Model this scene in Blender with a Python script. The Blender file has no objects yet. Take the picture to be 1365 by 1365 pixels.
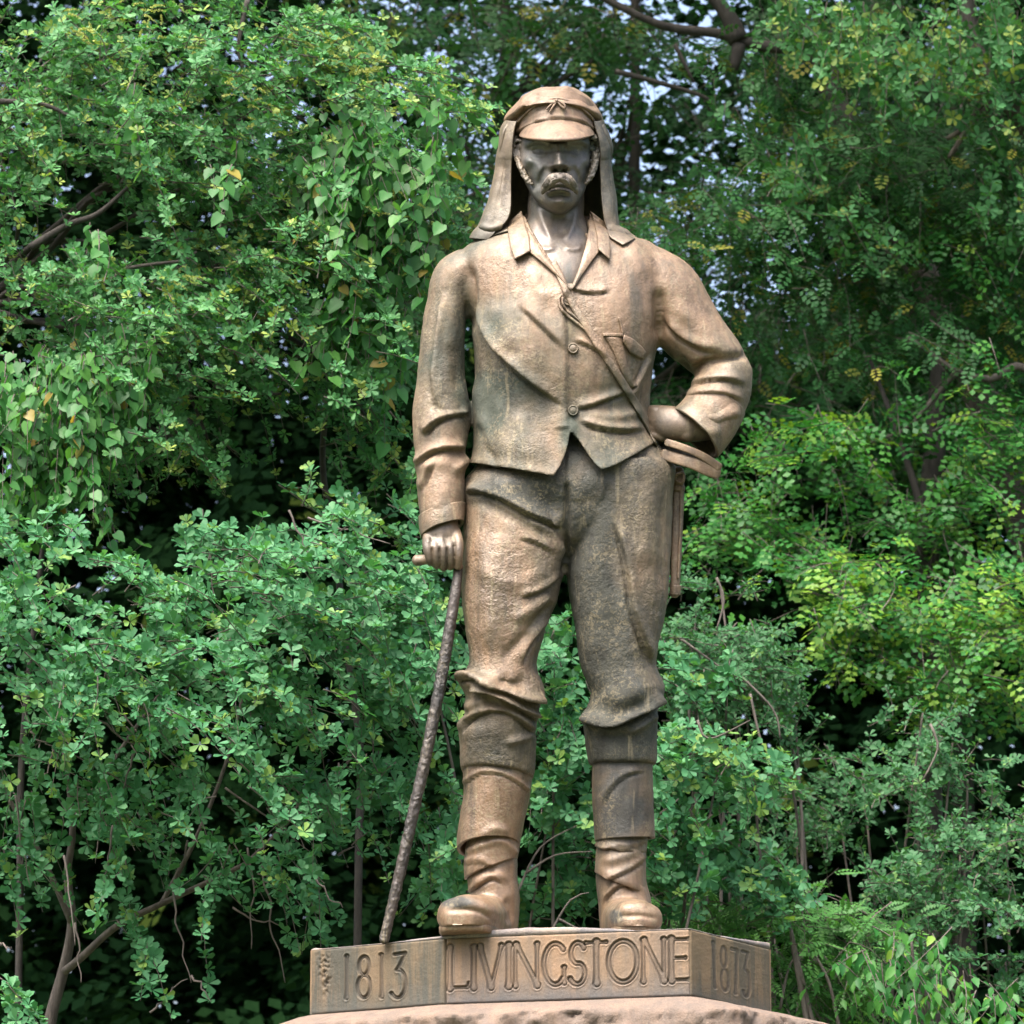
import bpy, bmesh, math, random
import numpy as np
from mathutils import Vector, Matrix, noise as mnoise
from mathutils.bvhtree import BVHTree

SC = bpy.context.scene
COL = SC.collection
rng = np.random.default_rng(7)

# ------------------------------------------------------------------ camera, sky, sun, exposure
D, CAMZ, PITCH, FPX = 14.0, 1.65, math.radians(14.0), 5800.0
cam_d = bpy.data.cameras.new('camera')
cam = bpy.data.objects.new('camera', cam_d)
COL.objects.link(cam)
cam.location = (0, -D, CAMZ)
cam.rotation_euler = (math.radians(90) + PITCH, 0, 0)
cam_d.sensor_width = 36
cam_d.lens = FPX / 1365 * 36
cam_d.clip_start, cam_d.clip_end = 0.5, 3000
cam_d.dof.use_dof = True
cam_d.dof.focus_distance = 14.2
cam_d.dof.aperture_fstop = 7.1
SC.camera = cam

SUN_EL, SUN_AZ = math.radians(64), math.radians(-34)      # azimuth: 0 = from behind the camera, negative = from the left
world = bpy.data.worlds.new('World')
SC.world = world
world.use_nodes = True
wn = world.node_tree
sky = wn.nodes.new('ShaderNodeTexSky')
sky.sky_type = 'NISHITA'
sky.sun_disc = False
sky.sun_elevation = SUN_EL
sky.sun_rotation = math.radians(180) + SUN_AZ * -1
sky.air_density, sky.dust_density, sky.ozone_density = 1.0, 8.0, 1.0
wn.links.new(sky.outputs[0], wn.nodes['Background'].inputs[0])
wn.nodes['Background'].inputs[1].default_value = 0.12
sun_d = bpy.data.lights.new('sun', 'SUN')
sun = bpy.data.objects.new('sun', sun_d)
COL.objects.link(sun)
sun_d.energy, sun_d.angle = 1.4, math.radians(45)
sun_d.color = (1.0, 0.98, 0.95)
sun_dir = Vector((math.cos(SUN_EL) * math.sin(SUN_AZ), -math.cos(SUN_EL) * math.cos(SUN_AZ), math.sin(SUN_EL)))
sun.rotation_euler = sun_dir.to_track_quat('Z', 'Y').to_euler()
sun.location = sun_dir * 30
SC.view_settings.view_transform = 'Standard'
SC.view_settings.look = 'None'
SC.view_settings.exposure = 2.3
SC.view_settings.gamma = 1
SC.view_settings.use_curve_mapping = False
SC.cycles.max_bounces = 8
SC.cycles.diffuse_bounces = 4
SC.cycles.transmission_bounces = 4
SC.cycles.use_denoising = True

# ------------------------------------------------------------------ geometry helpers
S = 1 / 402.0                       # metres per photo pixel at the statue
CP, SP = math.cos(PITCH), math.sin(PITCH)


def at(px, py, y):
    """points of the photo at world depth y (metres) -> world coordinates"""
    px, py, y = np.broadcast_arrays(np.asarray(px, float), np.asarray(py, float), np.asarray(y, float))
    a = (px - 682.5) / FPX
    b = (682.5 - py) / FPX
    dy = CP - b * SP
    dz = SP + b * CP
    t = (y + D) / dy
    return np.stack([a * t, -D + dy * t, CAMZ + dz * t], -1)


def proj(p):
    p = np.asarray(p, float)
    x, y, z = p[..., 0], p[..., 1] + D, p[..., 2] - CAMZ
    f = y * CP + z * SP
    u = -y * SP + z * CP
    return 682.5 + FPX * x / f, 682.5 - FPX * u / f


def att(px, py, w):
    return at(px, py, -np.asarray(w, float) * S)


ZTOP = float(att(620, 1243, 130)[2])
BASE = np.array([float(att(755, 1243, 0)[0]), 0.0, ZTOP])


def py_of(z, w, px=700):
    """photo row of height z (world) at depth w (statue pixels)"""
    return proj(np.stack(np.broadcast_arrays((np.asarray(px, float) - 682.5) * S, -np.asarray(w, float) * S, np.asarray(z, float)), -1))[1]


def link(name, me, mat=None, parent=None, loc=None):
    o = bpy.data.objects.new(name, me)
    COL.objects.link(o)
    if mat is not None and len(me.materials) == 0:
        me.materials.append(mat)
    if parent is not None:
        o.parent = parent
    if loc is not None:
        o.location = loc
    return o


def empty(name, loc, label, cat, group=None, kind=None):
    o = bpy.data.objects.new(name, None)
    COL.objects.link(o)
    o.location = loc
    o.empty_display_size = 0.1
    tag(o, label, cat, group, kind)
    return o


def tag(o, label=None, cat=None, group=None, kind=None):
    if label: o['label'] = label
    if cat: o['category'] = cat
    if group: o['group'] = group
    if kind: o['kind'] = kind
    return o


def np_mesh(name, V, faces, smooth=True):
    """V (n,3); faces list of int arrays (m,k)"""
    me = bpy.data.meshes.new(name)
    V = np.asarray(V, np.float32)
    me.vertices.add(len(V))
    me.vertices.foreach_set('co', V.ravel())
    faces = [np.asarray(f, np.int32) for f in faces if len(f)]
    loops = np.concatenate([f.ravel() for f in faces])
    tot = np.concatenate([np.full(len(f), f.shape[1], np.int32) for f in faces])
    start = np.concatenate([[0], np.cumsum(tot)[:-1]]).astype(np.int32)
    me.loops.add(len(loops))
    me.loops.foreach_set('vertex_index', loops)
    me.polygons.add(len(tot))
    me.polygons.foreach_set('loop_start', start)
    me.polygons.foreach_set('loop_total', tot)
    me.polygons.foreach_set('use_smooth', np.full(len(tot), smooth, bool))
    me.update(calc_edges=True)
    return me


def mesh_arrays(me):
    V = np.empty(len(me.vertices) * 3, np.float32)
    me.vertices.foreach_get('co', V)
    return V.reshape(-1, 3).astype(float)


def grid_faces(nr, nc, closed=True, flip=False):
    r = np.arange(nr - 1)[:, None]
    c = np.arange(nc if closed else nc - 1)[None, :]
    c2 = (c + 1) % nc
    f = np.stack([r * nc + c, r * nc + c2, (r + 1) * nc + c2, (r + 1) * nc + c], -1).reshape(-1, 4)
    return f[:, ::-1] if flip else f


def cr(keys, t):
    """Catmull-Rom through rows of keys at params t in [0, n-1]"""
    K = np.asarray(keys, float)
    n = len(K)
    t = np.clip(np.asarray(t, float), 0, n - 1 - 1e-9)
    i = np.floor(t).astype(int)
    f = (t - i)[:, None]
    g = lambda j: K[np.clip(j, 0, n - 1)]
    p0, p1, p2, p3 = g(i - 1), g(i), g(i + 1), g(i + 2)
    return 0.5 * (2 * p1 + (p2 - p0) * f + (2 * p0 - 5 * p1 + 4 * p2 - p3) * f ** 2 + (3 * p1 - p0 - 3 * p2 + p3) * f ** 3)


def pchip_rows(keys, step):
    """dense rows, sampled evenly in column 0 (monotone), linear-safe interpolation"""
    K = np.asarray(keys, float)
    segs = []
    for i in range(len(K) - 1):
        n = max(1, int(math.ceil(abs(K[i + 1, 0] - K[i, 0]) / step)))
        segs.append(i + np.arange(n) / n)
    t = np.concatenate(segs + [[len(K) - 1]])
    # parametrise by index but ease with smooth tangents
    return cr(K, t)


def sgnpow(x, p):
    return np.sign(x) * np.abs(x) ** p


# statue space: (px, -py, w)
def loft(rows, step=3.0, n=48, cap=True, e=2.2):
    """rows: (py, uL, uR, wc, rd[, arch, tilt]) -> V, F closed"""
    R = [list(r) + [0] * (7 - len(r)) for r in rows]
    R = pchip_rows(R, step)
    th = np.linspace(0, 2 * math.pi, n, endpoint=False)
    c, s = sgnpow(np.cos(th), 2 / e), sgnpow(np.sin(th), 2 / e)
    py, uL, uR, wc, rd, arch, tilt = [R[:, k:k + 1] for k in range(7)]
    x = (uL + uR) / 2 + (uR - uL) / 2 * c
    w = wc + rd * s
    y = py - arch * np.sin(th) + tilt * np.cos(th)
    V = np.stack([x, -y, w], -1).reshape(-1, 3)
    m = len(R)
    F = [grid_faces(m, n, True, flip=True)]
    if cap:
        V = np.vstack([V, V[:n].mean(0), V[(m - 1) * n:m * n].mean(0)])
        a = np.arange(n); b = (a + 1) % n
        F.append(np.stack([np.full(n, m * n), b, a], -1)[:, ::-1])
        F.append(np.stack([np.full(n, m * n + 1), (m - 1) * n + a, (m - 1) * n + b], -1)[:, ::-1])
    return V, F


def tube(path, step=3.0, n=32, capr=True, e=2.0, world=False):
    """path rows: (x, y, w, r[, rd]); in statue space y is py. rounded caps"""
    P = np.array([list(p) + ([p[3]] if len(p) == 4 else []) for p in path], float)
    if not world:
        P[:, 1] *= -1
    L = np.linalg.norm(np.diff(P[:, :3], axis=0), axis=1)
    t = np.concatenate([i + np.arange(max(1, int(math.ceil(l / step)))) / max(1, int(math.ceil(l / step))) for i, l in enumerate(L)] + [[len(P) - 1]])
    Q = cr(P, t)
    C = Q[:, :3]
    T = np.gradient(C, axis=0)
    T /= np.linalg.norm(T, axis=1, keepdims=True) + 1e-12
    if capr:
        k = np.array([0.98, 0.85, 0.6, 0.3])
        hd = np.sqrt(1 - (k * 0.98) ** 2)
        r0, r1 = Q[0, 3], Q[-1, 3]
        rows0 = [np.concatenate([C[0] - T[0] * r0 * h * 0.9, Q[0, 3:] * kk]) for kk, h in zip(k[::-1], hd[::-1])]
        rows1 = [np.concatenate([C[-1] + T[-1] * r1 * h * 0.9, Q[-1, 3:] * kk]) for kk, h in zip(k, hd)]
        Q = np.vstack([rows0, Q, rows1])
        T = np.vstack([np.repeat(T[:1], 4, 0), T, np.repeat(T[-1:], 4, 0)])
        C = Q[:, :3]
    ref = np.array([0, 0, 1.0]) if not world else np.array([0.0, -1.0, 0.02])
    A = np.cross(T, ref)
    nA = np.linalg.norm(A, axis=1, keepdims=True)
    A = np.where(nA > 0.2, A / np.maximum(nA, 1e-9), 0)
    last = None
    for i in range(len(A)):
        if not A[i].any():
            A[i] = last if last is not None else np.array([1.0, 0, 0])
        if last is not None and A[i] @ last < 0:
            A[i] = -A[i]
        A[i] -= T[i] * (A[i] @ T[i]); A[i] /= np.linalg.norm(A[i]) + 1e-12
        last = A[i]
    B = np.cross(A, T)
    th = np.linspace(0, 2 * math.pi, n, endpoint=False)
    c, s = sgnpow(np.cos(th), 2 / e), sgnpow(np.sin(th), 2 / e)
    V = C[:, None] + A[:, None] * (Q[:, 3][:, None] * c)[..., None] + B[:, None] * (Q[:, 4][:, None] * s)[..., None]
    m = len(Q)
    V = V.reshape(-1, 3)
    F = [grid_faces(m, n, True, flip=False)]
    V = np.vstack([V, C[0], C[-1]])
    a = np.arange(n); b = (a + 1) % n
    F.append(np.stack([np.full(n, m * n), b, a], -1))
    F.append(np.stack([np.full(n, m * n + 1), (m - 1) * n + a, (m - 1) * n + b], -1))
    return V, F


def ball(x, y, w, rx, ry=None, rw=None, n=20):
    ry = ry or rx; rw = rw or rx
    th = np.linspace(0, math.pi, n // 2 + 1)[1:-1]
    ph = np.linspace(0, 2 * math.pi, n, endpoint=False)
    V = np.stack([x + rx * np.sin(th)[:, None] * np.cos(ph), -y + ry * np.cos(th)[:, None] * np.ones(n), w + rw * np.sin(th)[:, None] * np.sin(ph)], -1).reshape(-1, 3)
    m = len(th)
    V = np.vstack([V, [x, -y + ry, w], [x, -y - ry, w]])
    a = np.arange(n); b = (a + 1) % n
    return V, [grid_faces(m, n, True, True), np.stack([np.full(n, m * n), b, a], -1), np.stack([np.full(n, m * n + 1), (m - 1) * n + a, (m - 1) * n + b], -1)]


def join(parts):
    Vs, Fs, o = [], [], 0
    for V, F in parts:
        Vs.append(V)
        for f in F:
            Fs.append(np.asarray(f) + o)
        o += len(V)
    d = {}
    for f in Fs:
        d.setdefault(f.shape[1], []).append(f)
    return np.vstack(Vs), [np.vstack(v) for v in d.values()]


def fix_normals(V, F):
    me = np_mesh('tmp', V, F)
    bm = bmesh.new(); bm.from_mesh(me)
    bmesh.ops.recalc_face_normals(bm, faces=bm.faces[:])
    bm.to_mesh(me); bm.free()
    return me


def remesh(parts, voxel, smooth_it=4, fac=0.5):
    """voxel union of closed shells -> one continuous mesh (V, N, quads)"""
    V, F = join(parts)
    me = fix_normals(V, F)
    o = link('tmp', me)
    m = o.modifiers.new('r', 'REMESH'); m.mode = 'VOXEL'; m.voxel_size = voxel; m.adaptivity = 0
    if smooth_it:
        k = o.modifiers.new('s', 'SMOOTH'); k.factor = fac; k.iterations = smooth_it
    dg = bpy.context.evaluated_depsgraph_get()
    me2 = bpy.data.meshes.new_from_object(o.evaluated_get(dg))
    bpy.data.objects.remove(o); bpy.data.meshes.remove(me)
    return me2


def normals(me):
    me.update()
    N = np.empty(len(me.vertices) * 3, np.float32)
    me.vertices.foreach_get('normal', N)
    return N.reshape(-1, 3).astype(float)


def setv(me, V):
    me.vertices.foreach_set('co', np.asarray(V, np.float32).ravel())
    me.update()


def sstep(x):
    x = np.clip(x, 0, 1)
    return x * x * (3 - 2 * x)


def dist_poly(P, pts):
    """distance, normalised param, signed side (+ = right of travel in image, y down)"""
    pts = np.asarray(pts, float)
    best = np.full(len(P), 1e9); bt = np.zeros(len(P)); bs = np.ones(len(P))
    L = np.linalg.norm(np.diff(pts, axis=0), axis=1); cum = np.concatenate([[0], np.cumsum(L)])
    for i in range(len(pts) - 1):
        a, d = pts[i], pts[i + 1] - pts[i]
        q = P - a
        t = np.clip((q @ d) / (d @ d + 1e-12), 0, 1)
        r = q - t[:, None] * d
        dd = np.hypot(r[:, 0], r[:, 1])
        k = dd < best
        best[k] = dd[k]; bt[k] = (cum[i] + t[k] * L[i]) / cum[-1]
        bs[k] = np.sign(d[0] * q[k, 1] - d[1] * q[k, 0])
    return best, bt, bs


def curve2(pts, n=8):
    if len(pts) < 3:
        return np.asarray(pts, float)
    return cr(pts, np.linspace(0, len(pts) - 1, (len(pts) - 1) * n + 1))


def stroke_field(P, strokes):
    """sum of sculpting strokes at image points P (px, py).
    stroke: (points, width, height, mode[, taper]); modes: r ridge, f fold (sharp on the right side), s step (raised on the left side)"""
    out = np.zeros(len(P))
    for st in strokes:
        pts, wd, h, mode = st[:4]
        tp = st[4] if len(st) > 4 else 0.25
        c = curve2(pts)
        R = wd * 3.2
        k = (P[:, 0] > c[:, 0].min() - R) & (P[:, 0] < c[:, 0].max() + R) & (P[:, 1] > c[:, 1].min() - R) & (P[:, 1] < c[:, 1].max() + R)
        if not k.any():
            continue
        idx = np.where(k)[0]
        d, t, s = dist_poly(P[idx], c)
        end = sstep(t / tp) * sstep((1 - t) / tp) if tp > 0 else 1.0
        if mode == 'r':
            v = np.exp(-(d / wd) ** 2)
        elif mode == 'f':
            v = np.where(s < 0, np.exp(-(d / wd) ** 2), np.exp(-(d / (wd * 0.27)) ** 2)) - 0.75 * np.where(s > 0, np.exp(-((d - wd * 0.5) / (wd * 0.26)) ** 2), 0)
        elif mode == 's':
            sd = -d * s
            v = sstep(sd / 2.2 + 0.5) * np.exp(-(np.maximum(sd, 0) / wd) ** 2)
        out[idx] += h * v * end
    return out


def blob_field(P, blobs):
    out = np.zeros(len(P))
    for (x, y, rx, ry, h) in blobs:
        out += h * np.exp(-((P[:, 0] - x) / rx) ** 2 - ((P[:, 1] - y) / ry) ** 2)
    return out


def sculpt(me, strokes=(), blobs=(), along_w=False, front=True, noise_amp=0.0, noise_sc=0.02):
    V = mesh_arrays(me); N = normals(me)
    P = np.stack([V[:, 0], -V[:, 1]], -1)
    f = stroke_field(P, strokes) + blob_field(P, blobs)
    if front:
        f = f * sstep((N[:, 2] + 0.25) / 0.45)
    if noise_amp:
        f = f + noise_amp * np.array([mnoise.noise((v[0] * noise_sc, v[1] * noise_sc, v[2] * noise_sc)) for v in V])
    if along_w:
        V[:, 2] += f
    else:
        V += N * f[:, None]
    setv(me, V)


def smooth_mesh(me, it):
    if it <= 0: return me
    o = link('tmp', me)
    k = o.modifiers.new('s', 'SMOOTH'); k.factor = 0.5; k.iterations = it
    me2 = bpy.data.meshes.new_from_object(o.evaluated_get(bpy.context.evaluated_depsgraph_get()))
    bpy.data.objects.remove(o)
    return me2


def cut(me, keep_fn, line):
    """drop faces of the mesh where keep_fn(P,N) is False for all corners; snap the ragged rim to the polyline"""
    V = mesh_arrays(me); N = normals(me)
    P = np.stack([V[:, 0], -V[:, 1]], -1)
    keep = keep_fn(P, N)
    bm = bmesh.new(); bm.from_mesh(me)
    bm.verts.ensure_lookup_table()
    dead = [f for f in bm.faces if not any(keep[v.index] for v in f.verts)]
    bmesh.ops.delete(bm, geom=dead, context='FACES')
    pts = np.asarray(line, float)
    for v in bm.verts:
        if v.is_boundary:
            p = np.array([v.co.x, -v.co.y])
            best = None
            for i in range(len(pts) - 1):
                a, d = pts[i], pts[i + 1] - pts[i]
                t = min(1, max(0, float((p - a) @ d / (d @ d))))
                q = a + t * d
                e = float(np.hypot(*(p - q)))
                if best is None or e < best[0]:
                    best = (e, q)
            if best[0] < 9:
                v.co.x, v.co.y = best[1][0], -best[1][1]
    bm.to_mesh(me); bm.free()
    return me


def solidify(me, th):
    o = link('tmp', me)
    k = o.modifiers.new('s', 'SOLIDIFY'); k.thickness = th; k.offset = -1; k.use_even_offset = False
    me2 = bpy.data.meshes.new_from_object(o.evaluated_get(bpy.context.evaluated_depsgraph_get()))
    bpy.data.objects.remove(o)
    return me2


def bvh_of(*meshes):
    vs, ps, o = [], [], 0
    for me in meshes:
        V = mesh_arrays(me)
        vs += [tuple(v) for v in V]
        ps += [tuple(i + o for i in p.vertices) for p in me.polygons]
        o += len(V)
    return BVHTree.FromPolygons(vs, ps)


def surf(bvh, x, y, default=0.0):
    h = bvh.ray_cast(Vector((x, -y, 600.0)), Vector((0, 0, -1)))
    return h[0].z if h[0] is not None else default


def patch(bvh, A, B, off=3.0, th=5.0, step=2.5, puff=0.0, default=0.0, clampw=None, offA=None):
    """solid sheet between edge curves A and B (image points), lying on a surface"""
    A, B = np.asarray(A, float), np.asarray(B, float)
    la = max(np.linalg.norm(np.diff(A, axis=0), axis=1).sum(), np.linalg.norm(np.diff(B, axis=0), axis=1).sum())
    n = max(4, int(la / step))
    def res(C):
        l = np.concatenate([[0], np.cumsum(np.linalg.norm(np.diff(C, axis=0), axis=1))])
        tt = np.linspace(0, l[-1], n + 1)
        return np.stack([np.interp(tt, l, C[:, 0]), np.interp(tt, l, C[:, 1])], -1)
    a, b = res(A), res(B)
    wd = np.linalg.norm(a - b, axis=1).max()
    m = max(3, int(wd / step))
    s = np.linspace(0, 1, m + 1)
    P = a[:, None] * (1 - s)[None, :, None] + b[:, None] * s[None, :, None]
    w = np.array([[surf(bvh, p[0], p[1], default) for p in row] for row in P])
    for _ in range(2):
        w[1:-1] = (w[:-2] + 2 * w[1:-1] + w[2:]) / 4
    o = off if offA is None else (offA * (1 - s) + off * s)[None, :]
    top = w + o + puff * np.sin(np.pi * s)[None, :]
    nr, nc = n + 1, m + 1
    V1 = np.stack([P[..., 0], -P[..., 1], top], -1).reshape(-1, 3)
    V2 = V1.copy(); V2[:, 2] -= th
    F = grid_faces(nr, nc, False)
    rim = np.concatenate([np.arange(nc), np.arange(1, nr) * nc + nc - 1, (nr - 1) * nc + np.arange(nc - 2, -1, -1), np.arange(nr - 2, 0, -1) * nc])
    K = len(V1)
    side = np.stack([rim, np.roll(rim, -1), np.roll(rim, -1) + K, rim + K], -1)
    return np.vstack([V1, V2]), [np.vstack([F[:, ::-1], F + K, side])]


# ------------------------------------------------------------------ materials
def new_mat(name):
    m = bpy.data.materials.new(name)
    m.use_nodes = True
    nt = m.node_tree
    b = nt.nodes['Principled BSDF']
    return m, nt, b


def nd(nt, typ, **kw):
    n = nt.nodes.new(typ)
    for k, v in kw.items():
        if hasattr(n, k):
            setattr(n, k, v)
        else:
            n.inputs[k].default_value = v
    return n


def ramp(nt, src, stops):
    r = nt.nodes.new('ShaderNodeValToRGB')
    el = r.color_ramp.elements
    while len(el) < len(stops):
        el.new(0.5)
    for e, (p, c) in zip(el, stops):
        e.position = p
        e.color = (*c, 1) if len(c) == 3 else c
    nt.links.new(src, r.inputs[0])
    return r


def mix(nt, fac, a, b, blend='MIX'):
    m = nt.nodes.new('ShaderNodeMix')
    m.data_type = 'RGBA'; m.blend_type = blend
    for sock, v in ((m.inputs[0], fac), (m.inputs[6], a), (m.inputs[7], b)):
        if hasattr(v, 'is_linked') or hasattr(v, 'links'):
            nt.links.new(v, sock)
        else:
            sock.default_value = v if isinstance(v, (int, float)) else ((*v, 1) if len(v) == 3 else v)
    return m.outputs[2]


def mapping(nt, scale):
    tc = nt.nodes.new('ShaderNodeTexCoord')
    mp = nt.nodes.new('ShaderNodeMapping')
    mp.inputs['Scale'].default_value = scale
    nt.links.new(tc.outputs['Object'], mp.inputs[0])
    return mp.outputs[0]


def tex_noise(nt, vec, scale, detail=4, rough=0.55, dist=0.0):
    n = nt.nodes.new('ShaderNodeTexNoise')
    n.inputs['Scale'].default_value = scale
    n.inputs['Detail'].default_value = detail
    n.inputs['Roughness'].default_value = rough
    n.inputs['Distortion'].default_value = dist
    nt.links.new(vec, n.inputs['Vector'])
    return n.outputs['Fac']


def bronze(name, warm, mid, green, gshift=0.0, rough=0.6, bump=0.5, pale=0.5):
    m, nt, b = new_mat(name)
    v1 = mapping(nt, (1, 1, 1)); vs = mapping(nt, (1, 1, 0.22))
    at_ = nt.nodes.new('ShaderNodeAttribute'); at_.attribute_name = 'patina'
    big = tex_noise(nt, v1, 3.2, 5, 0.6, 0.3)
    add = nd(nt, 'ShaderNodeMath', operation='ADD')
    nt.links.new(big, add.inputs[0]); nt.links.new(at_.outputs['Fac'], add.inputs[1])
    add2 = nd(nt, 'ShaderNodeMath', operation='ADD'); add2.inputs[1].default_value = gshift
    nt.links.new(add.outputs[0], add2.inputs[0])
    base = ramp(nt, add2.outputs[0], [(0.40, warm), (0.53, mid), (0.74, green)]).outputs[0]
    st = ramp(nt, tex_noise(nt, vs, 26, 4, 0.6, 0.2), [(0.32, (0.55, 0.54, 0.53)), (0.48, (0.98, 0.98, 0.98)), (0.74, (1.3, 1.24, 1.12))]).outputs[0]
    col = mix(nt, 0.75, base, st, 'MULTIPLY')
    vl = mapping(nt, (1, 1, 0.09))
    run = ramp(nt, tex_noise(nt, vl, 15, 5, 0.65, 0.15), [(0.52, (0, 0, 0)), (0.66, (0.5, 0.5, 0.5))]).outputs[0]
    col = mix(nt, run, col, green)
    run2 = ramp(nt, tex_noise(nt, vl, 38, 3, 0.6, 0.1), [(0.60, (0, 0, 0)), (0.70, (0.4, 0.4, 0.4))]).outputs[0]
    col = mix(nt, run2, col, (0.27, 0.225, 0.14))
    # pale lichen-like scale, crackled
    vo = nt.nodes.new('ShaderNodeTexNoise'); vo.inputs['Scale'].default_value = 70; vo.inputs['Detail'].default_value = 3; vo.inputs['Distortion'].default_value = 1.2
    nt.links.new(v1, vo.inputs['Vector'])
    cr_ = ramp(nt, vo.outputs['Fac'], [(0.40, (0, 0, 0)), (0.5, (0.05, 0.05, 0.05)), (0.62, (1, 1, 1))]).outputs[0]
    patch_ = ramp(nt, tex_noise(nt, v1, 7, 3, 0.6), [(0.42, (0, 0, 0)), (0.62, (1, 1, 1))]).outputs[0]
    mk = mix(nt, 1.0, cr_, patch_, 'MULTIPLY')
    mk2 = mix(nt, pale, (0, 0, 0), mk)
    col = mix(nt, mk2, col, (0.22, 0.185, 0.115))
    fine = ramp(nt, tex_noise(nt, v1, 150, 3, 0.6), [(0.35, (0.72, 0.7, 0.68)), (0.6, (1.08, 1.06, 1.04))]).outputs[0]
    col = mix(nt, 0.6, col, fine, 'MULTIPLY')
    nt.links.new(col, b.inputs['Base Color'])
    b.inputs['Metallic'].default_value = 0.15
    rr = ramp(nt, tex_noise(nt, v1, 20, 3), [(0.3, (rough - 0.12,) * 3), (0.7, (rough + 0.15,) * 3)]).outputs[0]
    pr = nd(nt, 'ShaderNodeMath', operation='MULTIPLY_ADD'); pr.inputs[1].default_value = 0.6     # rain-washed patches are smoother
    nt.links.new(at_.outputs['Fac'], pr.inputs[0]); nt.links.new(rr, pr.inputs[2])
    cl_ = nd(nt, 'ShaderNodeClamp'); cl_.inputs['Min'].default_value = 0.3; cl_.inputs['Max'].default_value = 0.85
    nt.links.new(pr.outputs[0], cl_.inputs['Value'])
    nt.links.new(cl_.outputs[0], b.inputs['Roughness'])
    bp = nt.nodes.new('ShaderNodeBump'); bp.inputs['Strength'].default_value = bump; bp.inputs['Distance'].default_value = 0.0075
    h1 = tex_noise(nt, v1, 110, 4, 0.6, 0.6)
    bm_ = ramp(nt, tex_noise(nt, v1, 6, 3, .6), [(0.36, (0.25,) * 3), (0.62, (1.0,) * 3)]).outputs[0]
    bs_ = nd(nt, 'ShaderNodeMath', operation='MULTIPLY'); bs_.inputs[1].default_value = bump
    nt.links.new(bm_, bs_.inputs[0]); nt.links.new(bs_.outputs[0], bp.inputs['Strength'])
    h2 = tex_noise(nt, v1, 45, 2, 0.5)
    hs = nd(nt, 'ShaderNodeMath', operation='ADD')
    nt.links.new(h1, hs.inputs[0]); nt.links.new(h2, hs.inputs[1])
    nt.links.new(hs.outputs[0], bp.inputs['Height'])
    nt.links.new(bp.outputs[0], b.inputs['Normal'])
    return m


WARM, MID, GREEN = (0.176, 0.120, 0.078), (0.120, 0.095, 0.064), (0.046, 0.055, 0.042)
M_JACKET = bronze('bronze_jacket', WARM, MID, GREEN, -0.02)
M_TROUSER = bronze('bronze_trousers', WARM, MID, (0.042, 0.044, 0.036), 0.0, bump=0.75)
M_CAP = bronze('bronze_cap', (0.165, 0.110, 0.072), (0.135, 0.095, 0.063), (0.09, 0.074, 0.053), -0.08, bump=0.22, pale=0.15)
M_FACE = bronze('bronze_face', (0.145, 0.122, 0.102), (0.112, 0.105, 0.094), (0.066, 0.082, 0.077), 0.0, 0.55, bump=0.2, pale=0.2)
M_HAIR = bronze('bronze_hair', (0.135, 0.105, 0.074), (0.10, 0.084, 0.06), (0.057, 0.058, 0.047), 0.0, 0.5, bump=0.3, pale=0.3)
M_BOOT = bronze('bronze_boots', (0.176, 0.116, 0.073), (0.132, 0.094, 0.06), (0.04, 0.04, 0.036), -0.03, 0.52, bump=0.35)
M_CANE = bronze('bronze_cane', (0.055, 0.044, 0.037), (0.034, 0.029, 0.026), (0.018, 0.018, 0.017), 0.0, 0.42, bump=0.8, pale=0.25)
M_HAND = bronze('bronze_hand', (0.165, 0.112, 0.073), (0.125, 0.09, 0.06), (0.052, 0.048, 0.038), 0.0, 0.46, bump=0.2, pale=0.2)

# ------------------------------------------------------------------ ground
def mat_ground():
    m, nt, b = new_mat('ground_grass')
    v = mapping(nt, (1, 1, 1))
    c = ramp(nt, tex_noise(nt, v, 1.7, 6, 0.7), [(0.35, (0.07, 0.055, 0.035)), (0.55, (0.05, 0.075, 0.03)), (0.7, (0.04, 0.09, 0.03))]).outputs[0]
    nt.links.new(c, b.inputs['Base Color'])
    b.inputs['Roughness'].default_value = 0.95
    return m


gV = np.array([[-900, -300, 0], [900, -300, 0], [900, 1500, 0], [-900, 1500, 0]], float)
ground = link('ground', np_mesh('ground', gV, [np.array([[0, 1, 2, 3]])], False), mat_ground())
tag(ground, kind='structure')
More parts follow.
